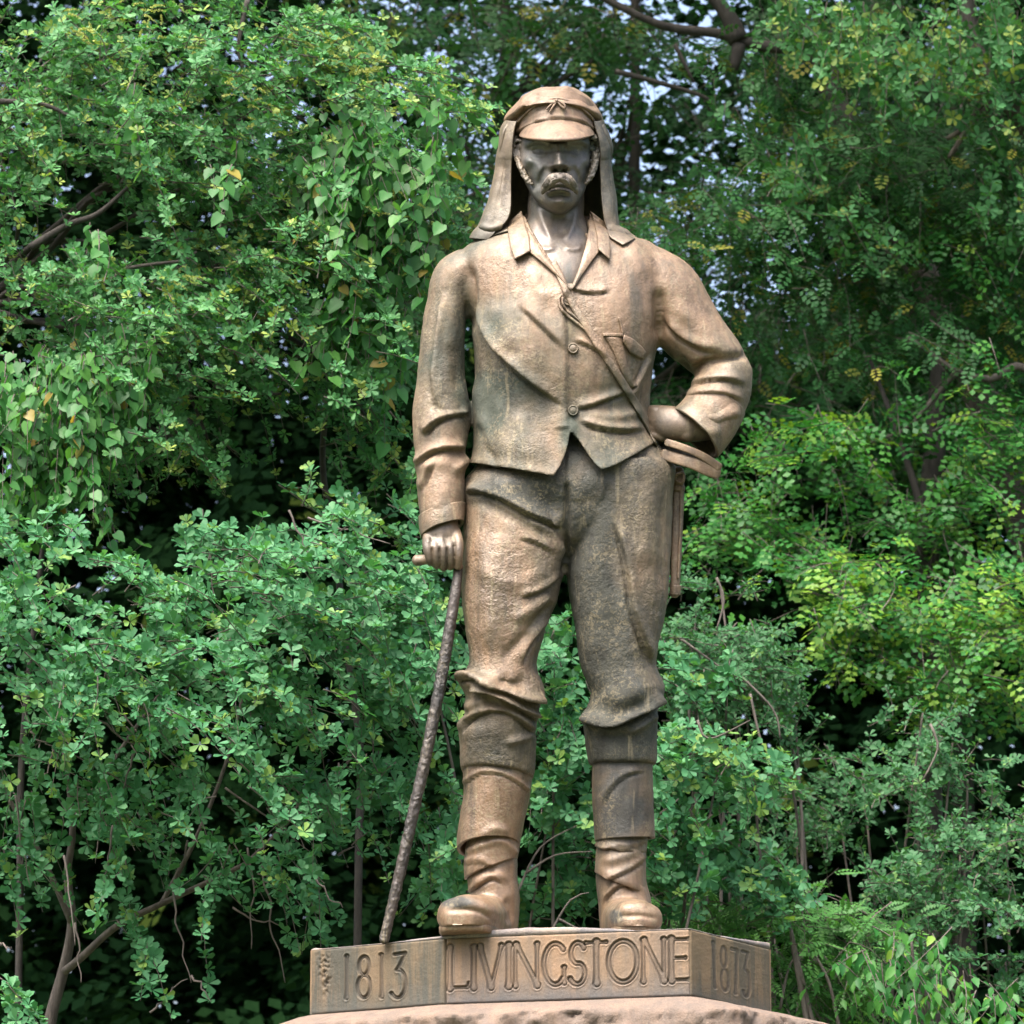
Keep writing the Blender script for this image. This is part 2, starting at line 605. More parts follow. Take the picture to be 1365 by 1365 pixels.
# ------------------------------------------------------------------ stone plinth
def mat_stone(name, ca, cb, dark, streak=1.0, foot=None, z0=0.0, z1=1.0, bump=0.4):
    m, nt, b = new_mat(name)
    v = mapping(nt, (1, 1, 1)); vs = mapping(nt, (1, 1, 0.07))
    base = ramp(nt, tex_noise(nt, v, 9, 5, 0.6), [(0.35, ca), (0.65, cb)]).outputs[0]
    sk = ramp(nt, tex_noise(nt, vs, 17, 5, 0.65, 0.3), [(0.44, (1, 1, 1)), (0.56, (0, 0, 0))]).outputs[0]
    sk2 = mix(nt, streak, (0, 0, 0), sk)
    col = mix(nt, sk2, base, dark)
    if foot is not None:                         # grey-blue splash stain along the foot of the stone
        tc = nt.nodes.new('ShaderNodeTexCoord'); sp = nt.nodes.new('ShaderNodeSeparateXYZ')
        nt.links.new(tc.outputs['Object'], sp.inputs[0])
        mr = nd(nt, 'ShaderNodeMapRange'); mr.inputs[1].default_value = z0; mr.inputs[2].default_value = z1
        mr.inputs[3].default_value = 0.75; mr.inputs[4].default_value = -0.35
        nt.links.new(sp.outputs['Z'], mr.inputs[0])
        ad = nd(nt, 'ShaderNodeMath', operation='ADD'); ad.use_clamp = True
        n2 = ramp(nt, tex_noise(nt, v, 11, 4, 0.6), [(0.3, (-0.0,) * 3), (0.7, (0.5,) * 3)]).outputs[0]
        nt.links.new(mr.outputs[0], ad.inputs[0]); nt.links.new(n2, ad.inputs[1])
        mu = nd(nt, 'ShaderNodeMath', operation='MULTIPLY'); mu.inputs[1].default_value = 0.75
        nt.links.new(ad.outputs[0], mu.inputs[0])
        col = mix(nt, mu.outputs[0], col, foot)
    fine = ramp(nt, tex_noise(nt, v, 210, 3, 0.7), [(0.35, (0.78,) * 3), (0.62, (1.1,) * 3)]).outputs[0]
    col = mix(nt, 0.7, col, fine, 'MULTIPLY')
    da = nt.nodes.new('ShaderNodeAttribute'); da.attribute_name = 'recess_dark'
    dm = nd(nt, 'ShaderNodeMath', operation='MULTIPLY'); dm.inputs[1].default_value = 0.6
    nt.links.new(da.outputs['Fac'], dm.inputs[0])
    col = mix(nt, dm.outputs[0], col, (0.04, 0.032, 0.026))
    nt.links.new(col, b.inputs['Base Color'])
    b.inputs['Roughness'].default_value = 0.8
    bp = nt.nodes.new('ShaderNodeBump'); bp.inputs['Strength'].default_value = bump; bp.inputs['Distance'].default_value = 0.004
    nt.links.new(tex_noise(nt, v, 120, 5, 0.7), bp.inputs['Height'])
    nt.links.new(bp.outputs[0], b.inputs['Normal'])
    return m


PH = 0.208                                        # plinth height
ZPB = ZTOP - 0.012 - PH
pA = at(594, 1246, -110 * S)[:2]; pB = at(920, 1243, -190 * S)[:2]
pL = np.array([float(at(414, 1268, -5 * S)[0]), -5 * S]); pR = np.array([float(at(1027, 1256, -15 * S)[0]), -15 * S])
bk = np.array([0.26, 0.966])                      # towards the back
fr = np.array([0.966, -0.26])
c_LB, c_RB = pL + bk * 0.75, pR + np.array([-0.03, 0.8])
c_BL, c_BR = c_LB + bk * 0.32 + fr * 0.34, c_RB + bk * 0.32 - fr * 0.34
OUT = [pL, pA, pB, pR, c_RB, c_BR, c_BL, c_LB]    # counter-clockwise seen from above
plinth = empty('plinth', (float(BASE[0]), 0.25, ZPB), 'low eight-sided brown stone plinth carved with a name and two years under the statue\'s boots', 'plinth')
PO = np.array(plinth.location)
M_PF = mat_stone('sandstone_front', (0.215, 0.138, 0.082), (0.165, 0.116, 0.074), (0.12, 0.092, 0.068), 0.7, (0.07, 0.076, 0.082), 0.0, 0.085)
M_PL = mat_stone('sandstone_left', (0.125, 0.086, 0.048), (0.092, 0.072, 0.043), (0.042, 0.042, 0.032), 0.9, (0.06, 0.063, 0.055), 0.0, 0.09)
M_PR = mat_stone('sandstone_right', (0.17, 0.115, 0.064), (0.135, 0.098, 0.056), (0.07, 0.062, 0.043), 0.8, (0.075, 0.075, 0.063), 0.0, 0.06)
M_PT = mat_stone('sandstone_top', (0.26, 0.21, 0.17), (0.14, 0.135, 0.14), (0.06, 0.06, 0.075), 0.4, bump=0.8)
M_SLAB = mat_stone('pink_stone', (0.178, 0.122, 0.088), (0.138, 0.100, 0.076), (0.095, 0.078, 0.066), 0.5, bump=1.0)


def arc(cx, cy, rx, ry, a0, a1, n=26):
    a = np.radians(np.linspace(a0, a1, n))
    return np.stack([cx + rx * np.cos(a), cy + ry * np.sin(a)], -1)


def letter_sdf(P, strokes):
    d = np.full(len(P), 1e3)
    for pts, hw, flare in strokes:
        dd, t, _ = dist_poly(P, pts)
        d = np.minimum(d, dd - hw - flare * np.abs(2 * t - 1) ** 6)
    return d


T0, B0 = 12, 64


def st(x, x2=None, a=T0, b=B0, hw=3.3, fl=1.7):
    return (np.array([[x, a], [x2 if x2 is not None else x, b]]), hw, fl)


def bar(x0, x1, y, hw=1.6, fl=0.8):
    return (np.array([[x0, y], [x1, y]]), hw, fl)


FRONT_TEXT = [
    [st(600), bar(600, 623, B0 - 0.5), (np.array([[623, B0], [625, B0 - 7]]), 0.9, 0)],                                         # L
    [st(632)],                                                                                                                  # I
    [st(640, 655), st(669, 656, hw=2.0)],                                                                                       # V
    [st(679)],                                                                                                                  # I
    [st(688, hw=2.2), st(689, 717, hw=3.0), st(717, hw=2.2)],                                                                  # N
    [(arc(741, 38, 15, 26, -45, -315 + 0), 2.7, 0.6), st(753, a=43, b=62, hw=2.2, fl=1.4)],                                     # G
    [(np.vstack([arc(771, 25.5, 9, 13.5, -30, -250), arc(770, 51, 10.5, 13.5, -70, 150)]), 2.6, 0.8)],                          # S
    [bar(782, 809, T0 + 0.5), st(796)],                                                                                         # T
    [(arc(831, 38, 19, 26, 0, 360, 40), 2.9, 0)],                                                                               # O
    [st(858, hw=2.2), st(859, 885, hw=3.0), st(885, hw=2.2)],                                                                   # N
    [st(895), bar(895, 917, T0 + 0.5), bar(895, 913, 36), bar(895, 918, B0 - 0.5)],                                             # E
]


def digits_left():
    return [[(np.array([[463, 12], [463, 66]]), 1.4, 1.2)],
            [(arc(486, 26, 6.5, 12, 0, 360), 1.6, 0), (arc(486, 53, 8.5, 14.5, 0, 360), 1.6, 0)],
            [(np.array([[509, 14], [510, 68]]), 1.4, 1.2)],
            [(np.array([[527, 15], [541, 14], [531, 34]]), 1.4, 0.4), (arc(531, 53, 10.5, 18, -95, 140), 1.6, 0.3)]]


def digits_right():
    return [[(np.array([[950, 10], [952, 66]]), 1.2, 0.9)],
            [(arc(964, 25, 3.6, 13, 0, 360), 1.2, 0), (arc(965, 54, 4.6, 14, 0, 360), 1.2, 0)],
            [(np.array([[975, 12], [982, 12], [979, 68]]), 1.3, 0.7)],
            [(np.array([[989, 12], [996, 12], [992, 34]]), 1.1, 0.4), (arc(993, 52, 5, 17, -95, 140), 1.3, 0.2)]]


def edge_lip(px):
    return np.interp(px, [414, 450, 500, 560, 594, 640, 700, 760, 830, 900, 920, 970, 1027], [1268, 1264, 1258, 1250, 1246, 1240, 1236, 1235, 1238, 1242, 1243, 1248, 1256])


def panel(name, A, B, pxA, pxB, text, mat, depth=1.6, res=0.88, amp=0.25, worn=()):
    L = np.linalg.norm(B - A)
    d = (B - A) / L
    nrm = np.array([d[1], -d[0]])
    Hpx = PH / S
    ns = int(abs(pxB - pxA) / res); ntt = int(Hpx / res)
    s = np.linspace(0, 1, ns + 1); t = np.linspace(0, Hpx, ntt + 1)
    SS, TT = np.meshgrid(s, t)
    PX = pxA + (pxB - pxA) * SS
    P = np.stack([PX.ravel(), TT.ravel()], -1)
    h = np.zeros(len(P))
    for L_ in text:
        sd = letter_sdf(P, L_)
        h += -depth * np.exp(-((sd + 0.2) / 0.92) ** 2) - 0.45 * depth * sstep(-sd / 1.2) + 0.25 * depth * np.exp(-((sd - 1.8) / 0.9) ** 2)
    for (x, y, rx, ry, dep) in worn:
        g = np.exp(-((P[:, 0] - x) / rx) ** 2 - ((P[:, 1] - y) / ry) ** 2)
        h += -dep * g * np.array([max(0, mnoise.noise((p[0] * 0.35, p[1] * 0.22, 3.3)) * 2.2 + 0.4) for p in P])
    recess_dark = np.clip(-h / depth, 0, 1)  # colour darkens with the depth of cuts and pits, and along upright edges
    h += amp * np.array([mnoise.noise((p[0] * 0.09, p[1] * 0.09, 7.7)) + 0.7 * mnoise.noise((p[0] * 0.3, p[1] * 0.3, 1.7)) for p in P])
    e = np.minimum.reduce([P[:, 1] + 0.5, Hpx - P[:, 1] + 0.5, (SS.ravel()) * L / S + 0.5, (1 - SS.ravel()) * L / S + 0.5])
    h += -1.6 * np.exp(-(e / 1.4) ** 2)
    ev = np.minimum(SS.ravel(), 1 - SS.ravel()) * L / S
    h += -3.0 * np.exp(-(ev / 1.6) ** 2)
    recess_dark = np.maximum(recess_dark, np.exp(-(ev / 1.3) ** 2))
    X = A[0] + d[0] * SS.ravel() * L + nrm[0] * h * S
    Y = A[1] + d[1] * SS.ravel() * L + nrm[1] * h * S
    Z = ZPB + PH - TT.ravel() * S
    V = np.stack([X, Y, Z], -1)
    F = grid_faces(ntt + 1, ns + 1, False)[:, ::-1]
    # give the panel a back so that it is a slab
    V2 = V.copy()[[0, ns, (ntt + 1) * (ns + 1) - 1, ntt * (ns + 1)]]
    V2[:, 0] -= nrm[0] * 0.03; V2[:, 1] -= nrm[1] * 0.03
    K = len(V)
    me = np_mesh(name, np.vstack([V, V2]) - PO, [F, np.array([[K, K + 1, K + 2, K + 3]])])
    a = me.attributes.new('recess_dark', 'FLOAT', 'POINT')
    a.data.foreach_set('value', np.ascontiguousarray(np.concatenate([recess_dark, np.zeros(4)]), np.float32))
    return link(name, me, mat, plinth)


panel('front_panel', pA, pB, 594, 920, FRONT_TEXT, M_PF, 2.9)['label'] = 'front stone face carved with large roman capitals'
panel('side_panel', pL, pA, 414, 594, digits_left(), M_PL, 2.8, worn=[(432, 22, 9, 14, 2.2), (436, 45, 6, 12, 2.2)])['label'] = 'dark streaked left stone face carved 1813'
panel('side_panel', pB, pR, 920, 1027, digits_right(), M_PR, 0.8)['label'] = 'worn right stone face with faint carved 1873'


def poly_loft(rings):
    n = len(rings[0])
    V = np.vstack(rings)
    F = [grid_faces(len(rings), n, True)]
    V = np.vstack([V, rings[-1].mean(0), rings[0].mean(0)])
    a = np.arange(n); b = (a + 1) % n
    k = (len(rings) - 1) * n
    F.append(np.stack([k + a, k + b, np.full(n, len(V) - 2)], -1))
    F.append(np.stack([b, a, np.full(n, len(V) - 1)], -1))
    return V, F


def dense(poly, step):
    out = []
    for i in range(len(poly)):
        a, b = np.asarray(poly[i]), np.asarray(poly[(i + 1) % len(poly)])
        k = max(1, int(np.linalg.norm(b - a) / step))
        out += [a + (b - a) * j / k for j in range(k)]
    return np.array(out)


def ring_at(poly, z, inset=0.0):
    c = poly.mean(0)
    r = np.linalg.norm(poly - c, axis=1, keepdims=True)
    p = c + (poly - c) * (1 - np.broadcast_to(inset, len(poly))[:, None] / r)
    return np.column_stack([p, np.broadcast_to(z, len(p))])


O_d = dense(OUT, 0.006)
pxs, _ = proj(np.column_stack([O_d, np.full(len(O_d), ZTOP)]))
front_m = O_d[:, 1] < 0.0
lipz = at(pxs, edge_lip(pxs), O_d[:, 1])[:, 2]
lipz = np.where(front_m, lipz, ZTOP)
nz = np.array([mnoise.noise((p[0] * 40, p[1] * 40, 0)) * 0.7 + mnoise.noise((p[0] * 14, p[1] * 14, 5)) for p in O_d])
lipz = lipz + nz * 0.0028
body_ring = [ring_at(O_d, ZPB, 0.034), ring_at(O_d, ZTOP - 0.02, 0.034)]
V, F = poly_loft(body_ring)
link('core', np_mesh('core', V - PO, F, False), M_PL, plinth)
bV = ring_at(O_d, ZTOP - 0.012, 0.0)
rings = [ring_at(O_d, ZTOP - 0.014, 0.03), ring_at(O_d, ZTOP - 0.0115, 0.002 + 0.0015 * nz), ring_at(O_d, np.maximum(lipz - 0.004, ZTOP - 0.009), 0.0015 + 0.0035 * nz), ring_at(O_d, lipz, 0.012 + 0.006 * nz), ring_at(O_d, (lipz + ZTOP) / 2 - 0.001, 0.05), ring_at(O_d, ZTOP - 0.001, 0.12)]
V, F = poly_loft(rings)
link('top_slab', np_mesh('top_slab', V - PO, F, True), M_PT, plinth)
# the remaining faces of the plinth are plain slabs
for i in range(3, 8):
    a, b = OUT[i], OUT[(i + 1) % 8]
    d = (b - a) / np.linalg.norm(b - a); nrm = np.array([d[1], -d[0]])
    q = [a, b, b - nrm * 0.03, a - nrm * 0.03]
    V = np.array([[*p, z] for z in (ZPB, ZTOP - 0.0125) for p in q])
    Fb = np.array([[0, 1, 5, 4], [1, 2, 6, 5], [2, 3, 7, 6], [3, 0, 4, 7], [4, 5, 6, 7], [3, 2, 1, 0]])
    if i > 3 or True:
        link('side_panel', np_mesh('side_panel', V - PO, [Fb], False), M_PR, plinth)

# rough pink stone base that carries the plinth, down to the ground
base = empty('stone_base', (float(BASE[0]), 0.3, 0.0), 'rough pink stone pedestal with a sloping top beneath the carved plinth', 'pedestal')
BO = np.array(base.location)
C_ = np.mean(OUT, 0)
n_a = 300
ang = np.linspace(0, 2 * math.pi, n_a, endpoint=False)
O_s = dense(OUT, 0.012)
cS = O_s.mean(0)
def slab_ring(grow, z, k):
    r0 = np.linalg.norm(O_s - cS, axis=1, keepdims=True)
    P = cS + (O_s - cS) * (1 + grow / r0)
    nx_ = (O_s[:, :1] - cS[0]) / r0
    P[:, :1] += max(grow, 0) * (1.15 * np.maximum(nx_, 0) + .45 * np.minimum(nx_, 0))
    for _ in range(int(6 + 60 * max(grow, 0))):                    # corners wear round
        P = (np.roll(P, 1, 0) + 2 * P + np.roll(P, -1, 0)) / 4
    R = np.column_stack([P, np.full(len(P), z)])
    if k >= 1:
        a_ = (0.0025, 0.006, 0.012)[min(k, 3) - 1] if k < 4 else (0.010 if k < 6 else 0.024)
        for i in range(len(R)):
            p = R[i].copy()
            q = mnoise.fractal((p[0] * 11, p[1] * 11, p[2] * 11), 0.6, 2.2, 6)
            q2 = mnoise.noise((p[0] * 3.1, p[1] * 3.1, p[2] * 5))
            R[i, :2] += unit2(p[:2] - cS) * a_ * (q * 1.3 + q2)
            R[i, 2] += a_ * (0.5 if k < 5 else .4) * mnoise.fractal((p[0] * 7, p[1] * 7, p[2] * 7 + 3), 0.8, 2.1, 4)
    return R
def unit2(v):
    return v / (np.hypot(*v) + 1e-9)
zt = ZPB - 0.003
prof = [(-0.12, 0.0), (0.012, -0.001), (0.04, -0.010), (0.075, -0.026), (0.095, -0.036), (0.108, -0.044), (0.113, -0.054), (0.118, -0.066), (0.120, -0.080), (0.124, -0.095), (0.128, -0.115), (0.134, -0.14)]
prof += [(0.142 + 0.03 * z, -z) for z in np.linspace(0.17, zt, 24)]
rings = [slab_ring(g_, zt + dz, k) for k, (g_, dz) in enumerate(prof)]
V, F = poly_loft(rings[::-1])
link('rock_block', np_mesh('rock_block', V - BO, F, True), M_SLAB, base)
# ------------------------------------------------------------------ bronze statue
statue = empty('statue', BASE, 'weathered bronze statue of a standing man in peaked cap with neck cloth, hand on hip', 'statue')


PATINA = [  # old streaks of darker green patina: photo column, row, radii, strength
    (600, 420, 22, 60, 0.12), (622, 470, 12, 80, 0.25), (665, 430, 30, 30, 0.16), (650, 560, 25, 60, 0.22), (690, 520, 40, 30, 0.12), (700, 600, 30, 40, -0.02),
    (660, 655, 45, 16, 0.25), (720, 670, 30, 40, 0.16), (758, 690, 8, 60, 0.12), (800, 720, 30, 80, 0.16), (780, 800, 26, 90, 0.30), (800, 880, 30, 60, 0.26),
    (860, 690, 30, 80, 0.06), (830, 950, 50, 40, 0.22), (825, 1000, 50, 40, 0.22), (825, 1075, 45, 45, 0.26), (655, 800, 40, 90, -0.34), (655, 1085, 50, 50, -0.22), (845, 690, 50, 80, .12), (825, 860, 45, 70, .18),
    (740, 320, 60, 30, -0.22), (700, 370, 50, 60, -0.15), (820, 380, 70, 60, -0.18), (900, 400, 50, 60, -0.12), (940, 530, 50, 40, -0.12), (600, 340, 40, 40, -0.05),
    (590, 640, 30, 50, -0.08), (760, 580, 12, 30, 0.3), (880, 480, 20, 20, 0.2), (912, 505, 12, 20, 0.25), (650, 1200, 60, 50, -0.2), (610, 1203, 26, 10, 0.55),
    (845, 1215, 30, 30, -0.1), (822, 1222, 8, 8, 0.5), (690, 980, 60, 50, 0.06), (850, 760, 14, 70, -0.12), (640, 260, 30, 60, 0.1), (812, 240, 15, 60, 0.12), (640, 975, 25, 40, 0.1)]


def put(name, me, mat, parent=None, label=None):
    """statue-space mesh -> world, as a part of the statue"""
    V = mesh_arrays(me)
    P = np.stack([V[:, 0], -V[:, 1]], -1)
    pat = 1.25 * blob_field(P, [(x, y, rx, ry, h) for x, y, rx, ry, h in PATINA])
    setv(me, att(V[:, 0], -V[:, 1], V[:, 2]) - BASE)
    a = me.attributes.new('patina', 'FLOAT', 'POINT')
    a.data.foreach_set('value', np.ascontiguousarray(pat, np.float32))
    me.polygons.foreach_set('use_smooth', np.ones(len(me.polygons), bool))
    me.name = name
    o = link(name, me, mat, parent or statue)
    if label: o['label'] = label
    return o


def part(name, VF, mat, parent=None, label=None):
    return put(name, fix_normals(*VF), mat, parent, label)


# ---- jacket (torso and both sleeves, one cloth shell)
torso = loft([
    (286, 700, 776, -8, 40), (296, 684, 796, -6, 48), (306, 664, 818, -5, 56), (318, 638, 846, -4, 63), (332, 618, 872, -2, 69), (352, 610, 888, 0, 75),
    (385, 616, 890, 2, 82), (420, 625, 884, 3, 86), (460, 631, 876, 3, 87), (500, 633, 869, 2, 85), (540, 632, 866, 0, 81), (575, 632, 870, 1, 84), (605, 630, 878, 3, 88), (648, 628, 888, 5, 91)], 4, 80, e=2.3)
sleeveR = tube([(628, 352, -4, 24, 40), (606, 370, -4, 29, 42), (595, 410, -3, 27, 40), (590, 450, 0, 29, 40), (588, 500, 3, 32, 41), (588, 545, 7, 38, 44), (587, 580, 13, 37, 43),
                (587, 614, 20, 32.5, 38), (588, 655, 30, 32, 37), (589, 688, 37, 29, 33), (589, 692, 38, 27, 30)], 4, 48, capr=False)
sleeveL = tube([(850, 352, -4, 34, 46), (882, 384, -6, 48, 52), (908, 424, -8, 47, 48), (936, 458, -8, 41, 44), (958, 482, -6, 37, 42), (967, 500, -2, 36, 42)], 4, 48)
foreL = tube([(968, 492, -2, 34, 40), (963, 518, 4, 39, 40), (952, 543, 12, 40, 39), (941, 561, 19, 38, 34), (936, 566, 21, 34, 30)], 4, 48, capr=False)
jk = remesh([torso, sleeveR, sleeveL, foreL], 3.0, 4)
J = [  # right (viewer-left) chest drape, body panel folds
    ([(628, 392), (640, 425), (662, 462), (695, 497), (730, 525), (757, 543)], 9, 8, 'f', 0.3),
    ([(628, 392), (640, 425), (662, 462), (695, 497), (730, 525), (757, 543)], 44, 9, 's', 0.45),
    ([(560, 619), (630, 617), (680, 624), (738, 634)], 10, 4, 'r', 0), ([(802, 626), (820, 620), (848, 605), (874, 589)], 10, 4, 'r', 0), ([(738, 634), (746, 622), (753, 606), (760, 572)], 8, 3, 'r', 0), ([(762, 572), (782, 603), (802, 626)], 8, 3, 'r', 0),
    ([(660, 400), (665, 430), (690, 470)], 14, 3, 'r'), ([(706, 352), (716, 380), (735, 405)], 10, 2.5, 'r'), ([(640, 430), (646, 480), (656, 520)], 7, -3, 'r'),
    ([(690, 402), (720, 430), (742, 452), (754, 468)], 9, 4, 'f'),
    ([(634, 500), (640, 545), (650, 590), (656, 612)], 8, 5, 'r'),
    ([(662, 520), (668, 560), (672, 620)], 9, 3, 'r'),
    ([(690, 540), (700, 580), (702, 625)], 12, 3, 'r'),
    ([(640, 560), (652, 600), (668, 625)], 6, -4, 'r'),
    ([(622, 345), (627, 370), (629, 400), (630, 450)], 6, -8, 'r'),
    # placket: left front laps over the right one
    ([(758, 572), (756, 542), (755, 500), (755, 450), (752, 402), (762, 384)], 16, 4.5, 's', 0.02),
    # viewer-right chest: folds to the buttons
    ([(758, 381), (775, 388), (795, 390), (815, 386)], 6, 4, 'f'),
    ([(764, 452), (790, 462), (810, 478)], 6, 4, 'f'),
    ([(762, 545), (790, 538), (815, 528), (838, 520)], 7, 6, 'f'),
    ([(768, 556), (795, 568), (830, 573), (862, 570)], 8, 7, 'f'),
    ([(775, 548), (810, 556), (840, 552), (858, 540)], 7, 5, 'r'),
    ([(760, 580), (775, 604), (790, 618)], 6, -2, 'r'),
    ([(868, 470), (850, 505), (842, 522), (828, 512)], 6, 4, 'f'),
    ([(878, 380), (880, 420), (878, 455)], 8, -7, 'r'),
    ([(812, 300), (838, 318), (850, 345), (862, 380)], 16, 4, 'r'),
    # viewer-left sleeve
    ([(590, 385), (585, 420), (579, 470), (576, 515), (582, 542)], 30, 5, 's', 0.2), ([(590, 395), (584, 440), (578, 490), (577, 530)], 5, 4, 'r'),
    ([(576, 530), (584, 546), (602, 549), (622, 543)], 5, -5, 'r'),
    ([(563, 580), (580, 562), (600, 553), (626, 550)], 8, 9, 'f', 0.15),
    ([(556, 622), (570, 605), (590, 597), (622, 596)], 8, 8, 'f', 0.15),
    ([(560, 655), (570, 630), (580, 615)], 7, 5, 'f'),
    ([(600, 630), (612, 622), (622, 605)], 6, 5, 'r'),
    ([(596, 455), (606, 490), (610, 525)], 8, -4, 'r'),
    # viewer-right sleeve
    ([(884, 422), (905, 445), (935, 462), (965, 468)], 11, 6, 'f'),
    ([(893, 398), (925, 430), (960, 460), (985, 470)], 12, 5, 'r'),
    ([(918, 498), (940, 484), (970, 477), (998, 474)], 5, -11, 'r', 0.12),
    ([(914, 515), (940, 506), (970, 505), (998, 514)], 8, 5, 'f'),
    ([(908, 530), (935, 524), (965, 524), (995, 535)], 8, 5, 'f'),
    ([(926, 552), (950, 556), (972, 552), (990, 542)], 9, 7, 'r'),
    ([(922, 575), (945, 568), (968, 566)], 8, 4, 'r'),
    ([(935, 590), (955, 580), (972, 568)], 7, -4, 'r'),
    ([(900, 478), (912, 492), (918, 508)], 7, -8, 'r'),
]
JB = [(700, 440, 40, 50, 5), (822, 430, 40, 50, 6), (810, 500, 40, 30, 4), (690, 590, 40, 30, 5), (600, 450, 10, 60, 2), (975, 500, 18, 16, 4)]
sculpt(jk, J, JB, noise_amp=1.1, noise_sc=0.035)
sculpt(jk, (), (), front=False, noise_amp=0.45, noise_sc=0.15)
HEM = [(560, 619), (630, 617), (680, 624), (738, 634), (746, 622), (753, 606), (758, 588), (760, 572), (762, 572), (770, 584), (782, 603), (793, 618), (802, 626), (820, 620), (848, 605), (874, 589), (930, 583)]
hx, hy = np.array(HEM).T
NECK = [(690, 270), (697, 284), (706, 302), (722, 328), (740, 356), (761, 384), (774, 352), (782, 326), (786, 304), (787, 284), (794, 268)]
NECKP = np.array(NECK)


def in_poly(P, poly):
    x, y = P[:, 0], P[:, 1]
    c = np.zeros(len(P), bool)
    n = len(poly)
    for i in range(n):
        (x1, y1), (x2, y2) = poly[i], poly[(i + 1) % n]
        k = (y1 > y) != (y2 > y)
        c ^= k & (x < (x2 - x1) * (y - y1) / (y2 - y1 + 1e-12) + x1)
    return c


def keep_jacket(P, N):
    x, y = P[:, 0], P[:, 1]
    arm = (x < 626) | ((x > 876) & (y < 640) & (x > 885)) | ((x > 868) & (y < 560))
    low = (y > np.interp(x, hx, hy)) & ~arm & (y > 560)
    neck = in_poly(P, NECK) & (N[:, 2] > -0.2)
    return ~(low | neck)


jk_full = jk.copy()
BV_J = bvh_of(jk)
cut(jk, keep_jacket, HEM)
# second pass: snap the neck opening
def snap_boundary(me, line, maxd=8):
    return cut(me, lambda P, N: np.ones(len(P), bool), line)
snap_boundary(jk, NECK)
jk = solidify(jk, 5.0)
put('jacket', jk, M_JACKET)


def cuff(VF, strokes=()):
    me = fix_normals(*VF)
    sculpt(me, strokes, (), noise_amp=0.8, noise_sc=0.06)
    return put('cuff', solidify(me, 4.5), M_JACKET)


V, F = tube([(957, 534, 9, 40.5, 40), (947, 553, 16, 41.5, 40), (936, 568, 22, 42.5, 39), (926, 578, 27, 44, 38)], 2.5, 64, capr=False)
cuff((V, F[:1]), [([(925, 562), (945, 575), (966, 572)], 6, 3, 'r')])
V, F = loft([(680, 557.5, 620.5, 31, 37, 7, -9), (694, 558.5, 620, 35, 36, 8, -10), (706, 561, 619, 39, 33, 9, -10)], 2, 56, cap=False)
cuff((V, F))

# ---- lapels and collar
def lap(name, A, B, **k):
    return part(name, patch(BV_J, A, B, **k), M_JACKET)


lap('lapel', [(694, 284), (703, 303), (720, 330), (740, 358), (760, 385)], [(690, 318), (704, 335), (722, 349), (742, 367), (761, 387)], off=5.5, th=6, puff=1.5)
lap('lapel', [(786, 284), (785, 306), (780, 330), (773, 354), (762, 384)], [(806, 318), (800, 334), (789, 348), (776, 366), (763, 387)], off=5.5, th=6, puff=1.5)
lap('collar', [(695, 281), (700, 298), (706, 316), (707, 335)], [(677, 297), (677, 312), (680, 330), (686, 346)], off=9, th=7, puff=2)
lap('collar', [(787, 281), (792, 298), (796, 316), (797, 332)], [(806, 296), (812, 312), (814, 330), (813, 346)], off=9, th=7, puff=2)

# ---- trousers (hips and both legs)
hips = loft([(545, 655, 852, 0, 60), (570, 650, 858, 0, 62), (588, 645, 874, 0, 66), (602, 640, 888, 1, 70), (624, 631, 900, 2, 75), (640, 620, 899, 3, 78), (654, 616, 897, 3, 76), (668, 618, 896, 3, 71), (684, 626, 891, 1, 63), (704, 641, 880, -4, 49), (728, 672, 850, -13, 30)], 4, 80, e=2.3)
legR = loft([(625, 634, 758, 6, 66), (653, 616, 759, 9, 70), (676, 620, 758, 12, 70), (711, 617, 757, 16, 68), (735, 616, 757, 19, 66), (758, 614.5, 754, 21, 64), (780, 615.5, 747, 23, 61), (806, 617, 741, 26, 58),
             (827, 620, 731, 28, 55), (851, 623, 724, 30, 52), (878, 626, 716, 32, 48), (893, 622, 716, 32, 50), (906, 609, 721, 32, 56), (914, 613, 725, 31, 55), (929, 621, 727, 29, 52), (942, 619, 720, 27, 50),
             (957, 619, 718, 24, 50), (974, 611, 714, 21, 52), (990, 613, 715, 18, 51), (1010, 613, 714, 15, 50, 4, 4), (1033, 614, 711, 13, 50, 13, 6)], 3, 72, e=2.15)
legL = loft([(610, 752, 892, 2, 72), (624, 752, 901, 2, 74), (653, 754, 898, 3, 73), (690, 756, 896, 4, 70), (719, 757, 895, 5, 68), (745, 757, 894, 6, 67), (758, 755, 893, 6, 66), (790, 758, 891, 7, 64), (812, 762, 888, 8, 62),
             (832, 766, 884, 9, 59), (864, 770, 876, 10, 55), (880, 772, 874, 10, 53), (895, 776, 878, 10, 53), (914, 785, 886, 9, 56), (927, 787, 885, 8, 55), (942, 783, 878, 7, 53), (956, 773, 876, 5, 54), (966, 777, 877, 3, 53),
             (983, 779, 876, 2, 49), (1004, 782, 876, 0, 49), (1019, 785, 875.5, -2, 49, 5)], 3, 72, e=2.15)
pelvis = loft([(632, 650, 868, 2, 73), (660, 655, 862, 3, 71.5), (688, 675, 846, 4, 67), (716, 702, 818, 2, 56), (742, 732, 780, -4, 36)], 4, 64, e=2.6)
tr = remesh([hips, legR, legL, pelvis], 2.8, 5)
